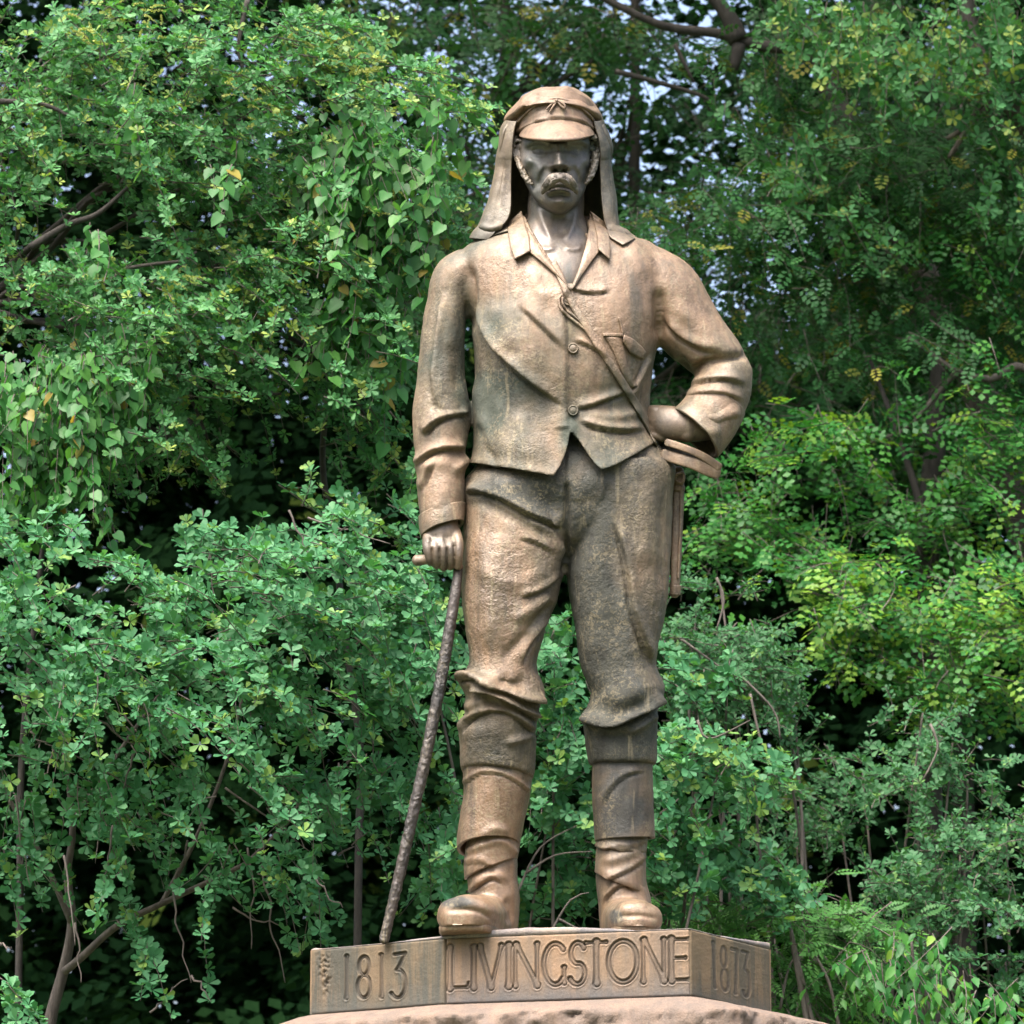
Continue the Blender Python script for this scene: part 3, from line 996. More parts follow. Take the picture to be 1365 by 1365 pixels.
Tk = [
    ([(618, 655), (640, 655), (668, 664), (705, 684), (750, 702)], 9, 9, 'f', 0.1),
    ([(622, 668), (650, 672), (685, 690), (715, 706), (752, 728)], 6, -5, 'r'),
    ([(700, 690), (725, 706), (745, 728), (752, 750)], 8, 6, 'r'),
    ([(690, 795), (720, 786), (748, 765)], 8, 6, 'f'),
    ([(680, 830), (708, 812), (740, 790)], 8, 5, 'r'),
    ([(692, 890), (702, 862), (722, 835), (736, 815)], 9, 6, 'f'),
    ([(668, 880), (690, 858), (712, 838)], 7, -4, 'r'),
    ([(655, 700), (650, 760), (648, 820), (655, 880)], 20, 4, 'r'),
    ([(634, 720), (636, 780), (640, 850)], 8, -2.5, 'r'),
    # knee folds, viewer-left leg
    ([(608, 907), (625, 904), (645, 910), (672, 920), (700, 931), (727, 934)], 7, 13, 'f', 0.06),
    ([(662, 900), (675, 912), (692, 912), (706, 898)], 11, -9, 'r'),
    ([(626, 918), (650, 921), (680, 936), (704, 950), (718, 958)], 6, 12, 'f', 0.06),
    ([(640, 928), (668, 942), (690, 952)], 7, -7, 'r'),
    ([(612, 977), (622, 962), (640, 950), (662, 946), (684, 953), (702, 966), (714, 976)], 6, 8, 'f', 0.08),
    ([(618, 945), (640, 936), (652, 932)], 6, 6, 'r'),
    ([(672, 990), (692, 986), (714, 978)], 5, 5, 'r'),
    # viewer-right leg
    ([(755, 640), (756, 680), (756, 716), (754, 745), (751, 770)], 3.2, -9, 'r', 0.1),
    ([(690, 716), (715, 722), (740, 738)], 7, 4, 'f'), ([(640, 740), (660, 770), (700, 775), (740, 752)], 10, 3, 'r'), ([(700, 845), (716, 826), (738, 800)], 5, -4, 'r'),
    ([(858, 640), (862, 700), (858, 760)], 14, 3, 'r'), ([(880, 650), (884, 720), (880, 790)], 7, -3, 'r'),
    ([(772, 640), (768, 690), (768, 715), (772, 735)], 9, 2.5, 'r'),
    ([(820, 690), (832, 730), (840, 775), (846, 815), (862, 865), (872, 890)], 10, 9, 'f', 0.15),
    ([(812, 700), (818, 760), (820, 820), (828, 880)], 14, -4, 'r'),
    ([(790, 700), (786, 760), (788, 830), (796, 890)], 18, 4, 'r'),
    ([(775, 957), (792, 961), (815, 966), (838, 958), (862, 944), (885, 928)], 7, 13, 'f', 0.06),
    ([(800, 920), (830, 930), (862, 915)], 14, 6, 'r'),
    ([(834, 978), (855, 966), (870, 956), (879, 962)], 5, 7, 'r'),
    ([(790, 978), (815, 982), (840, 978)], 6, -3, 'r'),
    ([(802, 632), (804, 650), (800, 670)], 3, 2, 'r'),
    ([(757, 600), (756, 640), (755, 720)], 12, 2.5, 's', 0.05),
]
sculpt(tr, Tk, [(655, 800, 30, 60, 5), (690, 640, 40, 16, 3)], noise_amp=1.0, noise_sc=0.04)
sculpt(tr, (), (), front=False, noise_amp=0.6, noise_sc=0.16)
BV_T = bvh_of(tr)
put('trousers', smooth_mesh(tr, 1), M_TROUSER)


def shell(rows, name, th=5, n=72, strokes=(), blobs=(), e=2.15):
    V, F = loft(rows, 2.5, n, cap=False, e=e)
    me = fix_normals(V, F)
    sculpt(me, strokes, blobs, noise_amp=0.7, noise_sc=0.06)
    me = solidify(me, th)
    return put(name, me, M_BOOT)


# gaiters: upper cuff, lower leg shell, ankle wraps
shell([(1026, 619, 709, 12, 45, 13, 6), (1036, 617, 709, 11, 46, 13, 6), (1060, 618, 706, 10, 46, 10, 4), (1090, 613, 700, 9, 45, 8, 2), (1115, 609.5, 695, 8, 45, 10, 0), (1129, 609, 693, 8, 45, 15, -3)], 'gaiter', strokes=[
    ([(616, 1046), (640, 1030), (665, 1030), (690, 1042), (706, 1056)], 4, 3, 'f', 0.05), ([(640, 1118), (660, 1104), (680, 1112)], 6, 3, 'r')])
shell([(1010, 791, 869, -3, 43, 2), (1026, 789, 870, -3, 44, 2), (1060, 789, 871, -4, 44, 2), (1090, 791, 872, -5, 43, 2), (1119, 793, 873.5, -6, 43, 3, -2)], 'gaiter', strokes=[
    ([(800, 1085), (810, 1055), (835, 1032), (865, 1026)], 7, 3, 'f')])
shell([(1112, 623, 689, 8, 36, 14, -5), (1132, 620, 692, 8, 38, 14, -5), (1146, 618, 691, 9, 37, 10, -10), (1158, 619, 690, 9, 36, 4, -14)], 'ankle_wrap', strokes=[
    ([(618, 1150), (640, 1148), (665, 1162), (688, 1180)], 5, 3, 'f', 0.05), ([(620, 1136), (645, 1126), (670, 1122), (690, 1140)], 4, 3, 'r', 0.05)])
shell([(1106, 797, 864, -5, 36, 3), (1122, 795, 863, -5, 37, 3, 3), (1132, 793, 862, -4, 37, -2, 4)], 'ankle_wrap', strokes=[([(794, 1134), (820, 1130), (846, 1127), (862, 1120)], 4, 3, 'f', 0.05)])
shell([(1124, 796, 862, -5, 34, 2), (1150, 794, 861, -3, 36, -6, 10), (1168, 793, 861, 0, 36, -4, 14), (1176, 792, 861, 0, 35, -2, 14)], 'ankle_wrap', strokes=[
    ([(792, 1180), (815, 1170), (840, 1158), (862, 1142)], 5, 4, 'f', 0.05), ([(798, 1150), (825, 1144), (860, 1132)], 5, 3, 'r')])

# boots
def sole_py(px, w):
    return float(py_of(ZTOP, w, px))


def boot(shaft, foot, strokes, blobs, name='boot'):
    me = remesh([shaft] + foot, 2.3, 4)
    V = mesh_arrays(me)
    lim = -np.array(py_of(ZTOP + 0.016, V[:, 2], V[:, 0]))
    V[:, 1] = np.maximum(V[:, 1], lim)
    setv(me, V)
    sculpt(me, strokes, blobs, noise_amp=0.7, noise_sc=0.08)
    return put(name, me, M_BOOT)


def foot_tube(pts):
    """pts: (px, w, half-width, height above the sole in px)"""
    rows = []
    for px, w, hw, h in pts:
        py = sole_py(px, w)
        rows.append((px, py - h * 0.5, w, hw, h * 0.55))
    P = np.array(rows)
    n = 40
    th = np.linspace(0, 2 * math.pi, n, endpoint=False)
    Q = cr(P, np.linspace(0, len(P) - 1, 40))
    d = np.gradient(Q[:, [0, 2]], axis=0); d /= np.linalg.norm(d, axis=1, keepdims=True)
    nx, nw = d[:, 1], -d[:, 0]
    c, s_ = sgnpow(np.cos(th), 0.85), sgnpow(np.sin(th), 0.8)
    V = np.stack([Q[:, 0:1] + nx[:, None] * Q[:, 3:4] * c, -(Q[:, 1:2]) + Q[:, 4:5] * s_, Q[:, 2:3] + nw[:, None] * Q[:, 3:4] * c], -1).reshape(-1, 3)
    F = [grid_faces(len(Q), n, True)]
    V = np.vstack([V, V[:n].mean(0), V[-n:].mean(0)])
    a = np.arange(n); b = (a + 1) % n; k = (len(Q) - 1) * n
    F.append(np.stack([np.full(n, len(V) - 2), b, a], -1)); F.append(np.stack([np.full(n, len(V) - 1), k + a, k + b], -1))
    return V, F


footR = [(667, -34, 20, 42), (664, -15, 27, 58), (657, 15, 29, 60), (645, 50, 32, 58), (632, 85, 37, 52), (622, 112, 38.5, 48), (615, 132, 34, 44), (611, 145, 22, 36), (610, 151, 9, 20)]
footL = [(826, -40, 20, 42), (828, -20, 27, 58), (831, 15, 29, 60), (836, 50, 30, 54), (843, 85, 34, 48), (848, 108, 35, 42), (850, 126, 31, 38), (851, 137, 20, 30), (851.5, 143, 8, 16)]
boot(loft([(1120, 624, 688, 6, 34), (1150, 623, 690, 5, 35), (1170, 622, 690, 4, 38), (1195, 628, 693, 2, 42), (1222, 634, 692, 0, 44), (1246, 636, 690, 0, 44)], 3, 56), [foot_tube(footR)], [
    ([(621, 1192), (640, 1178), (658, 1170), (672, 1180)], 5, 4, 'f'), ([(626, 1182), (645, 1168), (665, 1166), (680, 1178)], 4, 3, 'r'), ([(590, 1216), (612, 1212), (640, 1216), (668, 1232)], 3, -3, 'r'),
    ([(600, 1200), (625, 1198), (650, 1210), (672, 1230)], 9, 4, 'r'), ([(672, 1196), (680, 1215), (676, 1234)], 5, -3, 'r')], [])
boot(loft([(1120, 796, 861, -6, 34), (1150, 795, 861, -8, 35), (1175, 794, 862, -10, 38), (1200, 797, 868, -10, 42), (1225, 799, 868, -10, 44), (1246, 800, 866, -10, 44)], 3, 56), [foot_tube(footL)], [
    ([(802, 1206), (815, 1188), (835, 1178), (852, 1192)], 5, 4, 'f'), ([(808, 1192), (830, 1168), (850, 1180), (862, 1200)], 4, 3, 'r'), ([(818, 1224), (835, 1221), (860, 1221), (880, 1226)], 3, -3, 'r'),
    ([(822, 1212), (845, 1206), (868, 1208)], 7, 3, 'r')], [])


def sole(pts, name='sole'):
    outl = []
    Q = cr(np.array(pts, float), np.linspace(0, len(pts) - 1, 30))
    d = np.gradient(Q[:, :2], axis=0); d /= np.linalg.norm(d, axis=1, keepdims=True)
    L_ = np.stack([Q[:, 0] - d[:, 1] * (Q[:, 2] * .98), Q[:, 1] + d[:, 0] * (Q[:, 2] * .98)], -1)
    R_ = np.stack([Q[:, 0] + d[:, 1] * (Q[:, 2] * .98), Q[:, 1] - d[:, 0] * (Q[:, 2] * .98)], -1)
    loop = np.vstack([L_, R_[::-1]])
    rings = []
    for z, k in ((ZTOP - 0.0008, 0.93), (ZTOP + 0.003, 0.955), (ZTOP + 0.022, 0.965), (ZTOP + 0.027, 0.93)):
        c = loop.mean(0)
        p = c + (loop - c) * k
        rings.append(np.stack([p[:, 0], -py_of(z, p[:, 1], p[:, 0]), p[:, 1]], -1))
    V, F = poly_loft(rings)
    part(name, (V, F), M_BOOT)


sole([(p[0], p[1], p[2]) for p in footR]); sole([(p[0], p[1], p[2]) for p in footL])

# ---- body: head, neck, chest and both hands, one continuous surface
CX = 745
head = loft([(128, 712, 776, -8, 40), (140, 698, 789, -8, 56), (155, 694, 793, -6, 63), (175, 692.5, 791, -4, 66), (190, 692, 789.5, -3, 67), (205, 691.5, 788.5, -2, 66), (218, 692, 788, 0, 64), (230, 694, 786, 3, 62), (242, 699, 783.5, 6, 58),
             (254, 705, 780, 10, 54), (264, 711, 775, 14, 50), (273, 719, 769, 18, 44), (280, 729, 760, 22, 36), (285, 739, 752, 25, 22)], 2, 80, e=2.25)
neck = loft([(228, 708, 778, -18, 42), (255, 705, 779, -18, 44), (275, 703, 779, -16, 44), (292, 702, 780, -14, 45), (310, 690, 796, -10, 50), (330, 682, 806, -4, 58), (360, 690, 806, 0, 66), (385, 710, 796, 0, 66), (404, 726, 782, 0, 56)], 3, 64)
spineR = tube([(720, 370, 0, 12), (640, 372, -2, 8), (598, 400, 0, 7), (588, 500, 3, 7), (587, 600, 15, 7), (589, 690, 36, 12)], 4, 16)
spineL = tube([(780, 370, 0, 12), (870, 380, -4, 8), (930, 455, -8, 7), (962, 495, -2, 7), (950, 540, 10, 10), (934, 565, 22, 16)], 4, 16)
# viewer-left hand on the cane head
hR = [tube([(589, 690, 38, 21, 22), (589, 704, 43, 23, 23), (589, 716, 48, 25, 20), (588, 728, 52, 22, 14)], 2, 32)]
for x0, x1, L_, r in ((570, 573, 754, 5.8), (580, 581.5, 758, 6.2), (590.5, 591, 761, 6.4), (600.5, 600.5, 760, 6.0)):
    hR.append(tube([(x0 + 1, 712, 50, r + 1.2), (x0, 722, 60, r + 1.6), (x0, 731, 67, r + 1.0), (x1, 745, 66, r + .2), (x1, L_ - 6, 60, r - .6), (x1, L_ - 4, 48, r - 1.2)], 1.2, 20))
hR.append(tube([(606, 708, 50, 8), (611, 722, 64, 7), (611.5, 740, 68, 6), (611, 756, 62, 5)], 1.2, 18))
# viewer-right hand: back of the fist against the hip
hL = [tube([(944, 566, 18, 21, 20), (926, 567, 25, 22, 20), (908, 566, 29, 22, 18), (890, 562, 28, 22, 15), (874, 556, 20, 17, 12), (862, 552, 8, 12, 10)], 2, 32), ball(916, 577, 32, 14, 13, 13), ball(908, 562, 33, 18, 10, 10)]
for k, (dy, r) in enumerate(((-9, 7.5), (2, 8), (13, 8), (22, 7))):
    hL.append(tube([(886 - k, 560 + dy, 26, r), (872 - k, 557 + dy, 22, r), (864 - k, 558 + dy, 6, r - 1), (872, 560 + dy, -10, r - 2)], 2, 16))
bd = remesh([head, neck, spineR, spineL] + hR + hL, 1.75, 3)
FS = [  # face, along the viewing axis
    ([(696, 195), (708, 189), (722, 188), (738, 193)], 5.5, 9, 'r', 0.15), ([(751, 193), (764, 188), (778, 189), (788, 195)], 5.5, 9, 'r', 0.15),
    ([(744, 190), (744.5, 202), (745.5, 214), (746, 222)], 5.5, 17, 'r', 0.03), ([(745, 202), (745.5, 213), (746, 222)], 9, 13, 'r', 0.15),
    ([(731, 220), (724, 230), (720, 240), (718, 252)], 3.6, -5, 'r'), ([(761, 220), (768, 230), (772, 240), (774, 252)], 3.6, -5, 'r'),
    ([(724, 220), (716, 230), (712, 242)], 7, 2.5, 'r'), ([(768, 220), (776, 230), (780, 242)], 7, 2.5, 'r'),
    ([(706, 201), (712, 197), (721, 196.5), (730, 201)], 1.7, 3.6, 'r', 0.2), ([(757, 201), (765, 196.5), (773, 197), (780, 201)], 1.7, 3.6, 'r', 0.2),
    ([(706, 202), (714, 206.5), (723, 206.5), (730, 202.5)], 1.7, 3.2, 'r', 0.2), ([(757, 202.5), (764, 206.5), (772, 206.5), (780, 202)], 1.7, 3.2, 'r', 0.2),
    ([(705, 208), (716, 214), (729, 213)], 3, -1.2, 'r'), ([(782, 208), (773, 214), (760, 213)], 3, -1.2, 'r'),
    ([(728, 256), (736, 251), (746, 249.5), (756, 251), (765, 256)], 2.0, -5, 'r', 0.15),
    ([(731, 258), (738, 255), (746, 254), (754, 255), (762, 258)], 3.2, 4.5, 'r', 0.2),
    ([(730, 263), (746, 260.5), (762, 263)], 3, -4, 'r', 0.25),
    ([(701, 220), (707, 238), (716, 256)], 8, -8, 'r'), ([(787, 220), (783, 238), (776, 256)], 8, -8, 'r'),
    ([(701, 244), (709, 261), (722, 275)], 4, 3.5, 'r'), ([(785, 244), (779, 261), (769, 275)], 4, 3.5, 'r'),
    ([(741, 186), (742, 193)], 1.4, -2.5, 'r'), ([(748, 186), (747, 193)], 1.4, -2.5, 'r'), ([(700, 184), (745, 182), (786, 184)], 2, -1.5, 'r'),
]
FB = [(718, 200.5, 12, 7.5, -15), (769, 200.5, 12, 7.5, -15), (718, 201.5, 8, 5, 8.5), (768.5, 201.5, 8, 5, 8.5), (746, 220, 7.5, 5.5, 11), (734.5, 221.5, 4.6, 4.2, 11), (757, 221.5, 4.6, 4.2, 11),
      (703, 214, 9, 6, 7), (784, 214, 9, 6, 7), (746, 268.5, 12, 7, 14), (746, 248, 18, 12, 6), (711, 236, 9, 11, -4), (781, 236, 8, 11, -4), (740, 227, 2.8, 2.2, -12), (752, 227, 2.8, 2.2, -12)]
V = mesh_arrays(bd); N = normals(bd)
P = np.stack([V[:, 0], -V[:, 1]], -1)
fm = sstep((N[:, 2] - 0.05) / 0.35) * (P[:, 1] < 284) * (V[:, 2] > 0)
V[:, 2] += fm * (stroke_field(P, FS) + blob_field(P, FB))
# throat and collar-bone relief
nm = (P[:, 1] >= 276) * (P[:, 1] < 400) * sstep((N[:, 2]) / 0.3) * (P[:, 0] > 690) * (P[:, 0] < 800)
V[:, 2] += nm * (stroke_field(P, [([(716, 276), (726, 300), (738, 322)], 5, 5, 'r'), ([(772, 276), (764, 300), (752, 322)], 5, 5, 'r'), ([(745, 284), (745, 300), (745, 318)], 8, -6, 'r'), ([(712, 330), (730, 332), (742, 328)], 4, 3, 'r'), ([(778, 328), (764, 332), (752, 328)], 4, 3, 'r')]))
# fingers and knuckles
hm = (P[:, 1] > 690) * (P[:, 1] < 770) * (P[:, 0] < 625)
hs = [([(575.5, 728), (577, 757)], 1.3, -4, 'r', 0.2), ([(585.5, 727), (586.5, 760)], 1.3, -4, 'r', 0.2), ([(595.8, 727), (596, 761)], 1.3, -4, 'r', 0.2), ([(605.5, 722), (606, 758)], 1.3, -4, 'r', 0.2),
      ([(568, 722), (575, 719)], 4, 2, 'r', 0.2), ([(582, 720), (592, 718)], 4, 2, 'r', 0.2)]
V[:, 2] += hm * sstep(N[:, 2] / 0.3) * stroke_field(P, hs)
setv(bd, V)
bo = put('body', bd, M_FACE)
bd.materials.append(M_HAND)
mi = np.zeros(len(bd.polygons), np.int32)
cen = np.empty(len(bd.polygons) * 3, np.float32); bd.polygons.foreach_get('center', cen); cen = cen.reshape(-1, 3)
mi[(cen[:, 2] < float(att(700, 420, 0)[2] - BASE[2]))] = 1
bd.materials.clear(); bd.materials.append(M_FACE); bd.materials.append(M_HAND)
bd.polygons.foreach_set('material_index', mi)

# ---- moustache
ms = []
for sx in (-1, 1):
    X = lambda d: 746 + sx * d
    ms.append(tube([(X(-1), 236, 88, 6.2, 9), (X(5), 237, 88, 7.2, 9), (X(11), 240.5, 85, 7.2, 9), (X(16.5), 245.5, 79, 6.2, 9), (X(20.5), 251, 72, 4.6, 8), (X(22.5), 256, 66, 2.4, 5)], 1.2, 24))
me = remesh(ms, 1.2, 2)
mst = []
for sx in (-1, 1):
    for a in range(9):
        f = a / 8
        mst.append(([(746 + sx * (1 + 2 * f), 228.5 + 9 * f), (746 + sx * (8 + 3 * f), 230 + 11 * f), (746 + sx * (17 - 2 * f), 238 + 12 * f), (746 + sx * (25 - 6 * f), 251 + 4 * f)], 0.8, -2.6 if a % 2 else 1.2, 'r', 0.1))
sculpt(me, mst, noise_amp=0.7, noise_sc=0.25)
put('moustache', me, M_FACE)

# ---- ears and hair curls
def ear(sx, x, y):
    ring = [(x + sx * 4, y - 13, 22, 2.4), (x - sx * 3, y - 14, 21, 2.8), (x - sx * 8, y - 7, 18, 3), (x - sx * 7.5, y + 2, 18, 3), (x - sx * 3, y + 9, 20, 3.4), (x + sx * 2.5, y + 12, 24, 4)]
    me = remesh([tube(ring, 1, 14), tube([(x + sx * 3, y - 6, 19, 5, 3), (x - sx * 2, y - 2, 16, 5, 3), (x + sx * 1, y + 5, 19, 4.5, 3)], 1, 14)], 1.2, 1)
    put('ear', me, M_FACE)


ear(1, 691, 201); ear(-1, 792, 203)
hp = []
for path in ([(687, 184, 16, 3.5), (685, 190, 18, 3), (686, 198, 18, 2)], [(689, 211, 24, 3.4), (694, 222, 32, 4.2), (699, 233, 36, 4.2), (704, 241, 40, 3.6), (709, 245, 43, 2)],
             [(790, 182, 30, 4), (796, 186, 22, 6), (798, 194, 16, 5.5), (796, 203, 18, 4)], [(793, 206, 22, 4.5), (793, 216, 26, 5), (790, 227, 32, 4.8), (786, 237, 38, 4), (781, 244, 42, 2.4)]):
    me = remesh([tube(path, 1, 20)], 0.9, 1)
    V = mesh_arrays(me); N = normals(me)
    V += N * np.array([1.5 * mnoise.noise((v[0] * .3, v[1] * .3, v[2] * .3)) + .4 * abs(mnoise.noise((v[0] * .75, v[1] * .75, v[2] * .75))) for v in V])[:, None]
    setv(me, V)
    put('hair_lock', me, M_HAIR)

# ---- cap: crown, band, peak, cord with bow
V, F = loft([(116.5, 736, 756, -8, 12, 1), (118.5, 724, 768, -7, 30, 3), (123, 710, 777, -6, 46, 6), (131, 694, 787, -5, 58, 9), (144, 681, 797, -4, 66, 14), (156, 673.5, 803, -3, 70, 21), (165, 672, 804, -2, 70, 28), (171, 677.5, 800, -2, 67, 33), (174, 684, 796, -2, 61, 35)], 2, 110, e=2.1)
me = fix_normals(V, F)
sculpt(me, [([(742, 130), (741, 124), (738, 117)], 6, -3.5, 'r'), ([(742, 130), (750, 122), (762, 118)], 5, 3, 'f'), ([(690, 146), (712, 126), (738, 118)], 7, 3, 'f'), ([(684, 158), (704, 136), (726, 126)], 5, 3, 'f'), ([(760, 118), (782, 130), (798, 150)], 8, -3, 'r'), ([(676, 160), (684, 142), (698, 128)], 5, -3, 'r')], (), noise_amp=1.5, noise_sc=0.05)
put('cap_crown', me, M_CAP)
V, F = loft([(150, 686, 795, -2, 60, 30), (166, 686, 797, -2, 64, 36), (172, 685, 797, -1, 65, 30), (182, 689, 794, 0, 66, 21), (190, 692, 792, 0, 66, 18)], 1.6, 110, e=2.1)
me = fix_normals(V, F)
sculpt(me, [([(689, 179), (700, 170), (720, 161), (745, 157), (770, 160), (786, 168), (794, 176)], 2.4, 3, 'f', 0.05), ([(688, 172), (700, 158), (720, 146), (744, 141), (768, 145), (786, 157), (796, 170)], 1.6, -1.4, 'r', 0.1)], noise_amp=0.6, noise_sc=0.08)
BV_B = bvh_of(me)
put('cap_band', me, M_CAP)
cord = np.array([(687, 168), (697, 155), (712, 142), (728, 134), (742, 131), (756, 134), (772, 142), (786, 154), (795, 167)], float)
def rope(pts, r, bv, dw, name, mat, parent=None, default=40, n=10):
    c = curve2(pts, 4)
    return part(name, tube([(p[0], p[1], surf(bv, p[0], p[1], default) + dw, r) for p in c], 2, n), mat, parent)
rope(cord, 1.7, BV_B, 1.0, 'cap_cord', M_CAP)
part('bow', join([tube([(742, 134, 64, 1.6), (735, 139, 66, 1.5), (729, 145, 66, 1.2)], 1, 8), tube([(743, 134, 64, 1.6), (738, 141, 67, 1.5), (733, 149, 67, 1.1)], 1, 8),
                  tube([(742, 134, 65, 1.6), (748, 136, 67, 1.8), (753, 141, 68, 1.8), (752, 144, 68, 1.7), (747, 140, 67, 1.5), (742, 134, 65, 1.4)], 1, 8), ball(742, 134, 66, 2.6)]), M_CAP)
s_ = np.linspace(0, 1, 61); t_ = np.linspace(0, 1, 15)
up = cr([(691, 180), (699, 170), (715, 163), (744, 158.5), (770, 162), (786, 169), (794, 178)], s_ * 6)
lo = cr([(692, 181.5), (703, 184.5), (722, 186), (745, 186.5), (768, 185.5), (783, 182.5), (793, 179.5)], s_ * 6)
wu = np.array([max(surf(BV_B, p[0], p[1], 20), 10) - 1.5 for p in up])
wl = wu * 0 + 22 + 82 * np.sin(np.pi * np.clip(s_, 0, 1)) ** 0.62
top = []
for t in t_:
    q = up * (1 - t) + lo * t
    w = wu * (1 - t) + wl * t
    q[:, 1] -= 5.0 * np.sin(np.pi * t) * np.sin(np.pi * s_) ** .5 * 0.6
    top.append(np.stack([q[:, 0], -q[:, 1], w], -1))
V = np.vstack(top)
me = np_mesh('peak', V, [grid_faces(15, 61, False)])
me = fix_normals(V, [grid_faces(15, 61, False)])
if normals(me)[:, 2].mean() < 0:
    me.flip_normals()
put('cap_peak', solidify(me, 3.2), M_CAP)

# ---- neck cloth hanging from the cap to the shoulders
rows = [  # py, outer left, inner left, inner right, outer right, w front, w back
    (162, 676, 690, 790, 801, 22, -66), (172, 671, 687, 793, 804, 22, -70), (185, 669.5, 685, 797, 809, 22, -72), (198, 668, 684, 799, 813, 20, -73), (208, 667, 683.5, 799.5, 811, 18, -73), (214, 666.5, 683, 799, 810, 16, -73), (228, 665, 682.5, 799, 812, 14, -74),
    (246, 661, 682, 800, 815, 14, -76), (264, 656, 682, 801, 818, 16, -78), (282, 649, 681, 803, 819.5, 20, -80), (296, 643.5, 675, 805, 821, 22, -84), (304, 640, 666, 808, 823, 22, -86), (311, 634, 660, 812, 834, 22, -88), (319, 629, 652, 818, 846, 20, -90)]
K = cr(rows, np.linspace(0, len(rows) - 1, 90))
m = 120
GV = []
for r in K:
    py, oL, iL, iR, oR, wf, wb = r
    cp = [(iL, wf + 8), ((iL + oL) / 2, wf + 4), (oL + 2, wf - 6), (oL, wf - 26), (oL + 8, wf - 58), (oL + 32, wb + 4), ((oL + oR) / 2, wb), (oR - 32, wb + 4), (oR - 8, wf - 58), (oR, wf - 26), (oR - 2, wf - 6), ((iR + oR) / 2, wf + 4), (iR, wf + 8)]
    q = cr(cp, np.linspace(0, len(cp) - 1, m))
    rip = 2.0 * np.sin(np.linspace(0, 26, m) + py * 0.02) * np.clip((py - 190) / 90, 0, 1)
    GV.append(np.stack([q[:, 0], np.full(m, -py), q[:, 1] + rip * (np.abs(np.linspace(-1, 1, m)) < .75)], -1))
V = np.vstack(GV)
me = fix_normals(V, [grid_faces(90, m, False)])
sculpt(me, [([(668, 190), (664, 230), (656, 275)], 4, 2, 'r'), ([(676, 205), (672, 250), (664, 290)], 4, -2, 'r'), ([(640, 303), (655, 306), (672, 300)], 4, 4, 'f'), ([(806, 200), (810, 250), (814, 295)], 4, 2, 'r'), ([(808, 300), (820, 308), (840, 314)], 4, 2, 'r')], noise_amp=0.8, noise_sc=0.07)
if normals(me)[: m, 2].mean() < 0:
    me.flip_normals()
put('neck_cloth', solidify(me, 4.0), M_HAIR)
part('cloth_end', patch(BV_J, [(806, 296), (824, 301), (847, 318)], [(805, 308), (815, 318), (830, 327)], off=5, th=6, puff=2), M_HAIR)
part('cloth_end', patch(BV_J, [(674, 297), (652, 303), (628, 318)], [(678, 308), (660, 313), (634, 322)], off=5, th=6, puff=2), M_HAIR)
# turned-back flap of the cap above each ear
part('cloth_fold', tube([(803, 168, 18, 3, 7), (808, 180, 16, 4.5, 8), (813, 196, 10, 4.5, 8), (812, 208, 4, 3, 6)], 1.5, 20), M_HAIR)
part('cloth_fold', tube([(677, 166, 20, 2.5, 6), (672, 176, 20, 3.5, 7), (669, 192, 16, 3.5, 7), (667, 206, 10, 2.5, 6)], 1.5, 20), M_HAIR)

# ---- strap, buttons, cord loop, pocket
ctr = curve2([(738, 350), (747, 368), (757, 392), (775, 424), (798, 460), (822, 497), (848, 538), (866, 568), (882, 598)], 6)
dr = np.gradient(ctr, axis=0); dr /= np.linalg.norm(dr, axis=1, keepdims=True)
nn = np.stack([dr[:, 1], -dr[:, 0]], -1)
hw = np.interp(np.arange(len(ctr)), [0, len(ctr) * .3, len(ctr)], [4.5, 5.2, 4.6])[:, None]
part('strap', patch(BV_J, ctr - nn * hw, ctr + nn * hw, off=5.0, th=5, puff=0.6), M_JACKET)


def button(x, y, r=7.2):
    w = surf(BV_J, x, y)
    prof = [(0.0, 5.0), (0.35, 4.8), (0.62, 4.0), (0.72, 3.6), (0.78, 4.6), (0.92, 4.4), (1.0, 3.0), (1.0, -3)]
    n = 28
    a = np.linspace(0, 2 * math.pi, n, endpoint=False)
    V = np.vstack([np.stack([x + r * max(q, 1e-3) * np.cos(a), -y + r * max(q, 1e-3) * np.sin(a), np.full(n, w + h)], -1) for q, h in prof])
    part('button', (V, [grid_faces(len(prof), n, True)]), M_JACKET)


button(757.5, 400); button(764, 464); button(764, 547)
rope([(748, 394), (745, 399), (747, 410), (756, 420), (770, 431), (783, 441)], 1.9, BV_J, 3.5, 'cord_loop', M_JACKET)
rope([(750, 397), (750, 404), (756, 414), (768, 423), (782, 436)], 1.7, BV_J, 3.5, 'cord_loop', M_JACKET)
part('pocket_welt', patch(BV_J, [(804, 444), (830, 444)], [(804, 448), (831, 449)], off=4, th=5), M_JACKET)
part('pocket_flap', patch(BV_J, [(832, 446), (845, 452), (856, 462), (862, 470)], [(830, 455), (840, 470), (852, 477), (858, 478)], off=5, th=5, puff=1.5), M_JACKET)
part('pocket', patch(BV_J, [(806, 449), (818, 470), (830, 500), (840, 518)], [(829, 450), (834, 475), (842, 500), (850, 514)], off=1.8, th=4, puff=2.5), M_JACKET)
rope([(825, 424), (828, 434), (830, 444)], 1.6, BV_J, 1.5, 'pen', M_JACKET)

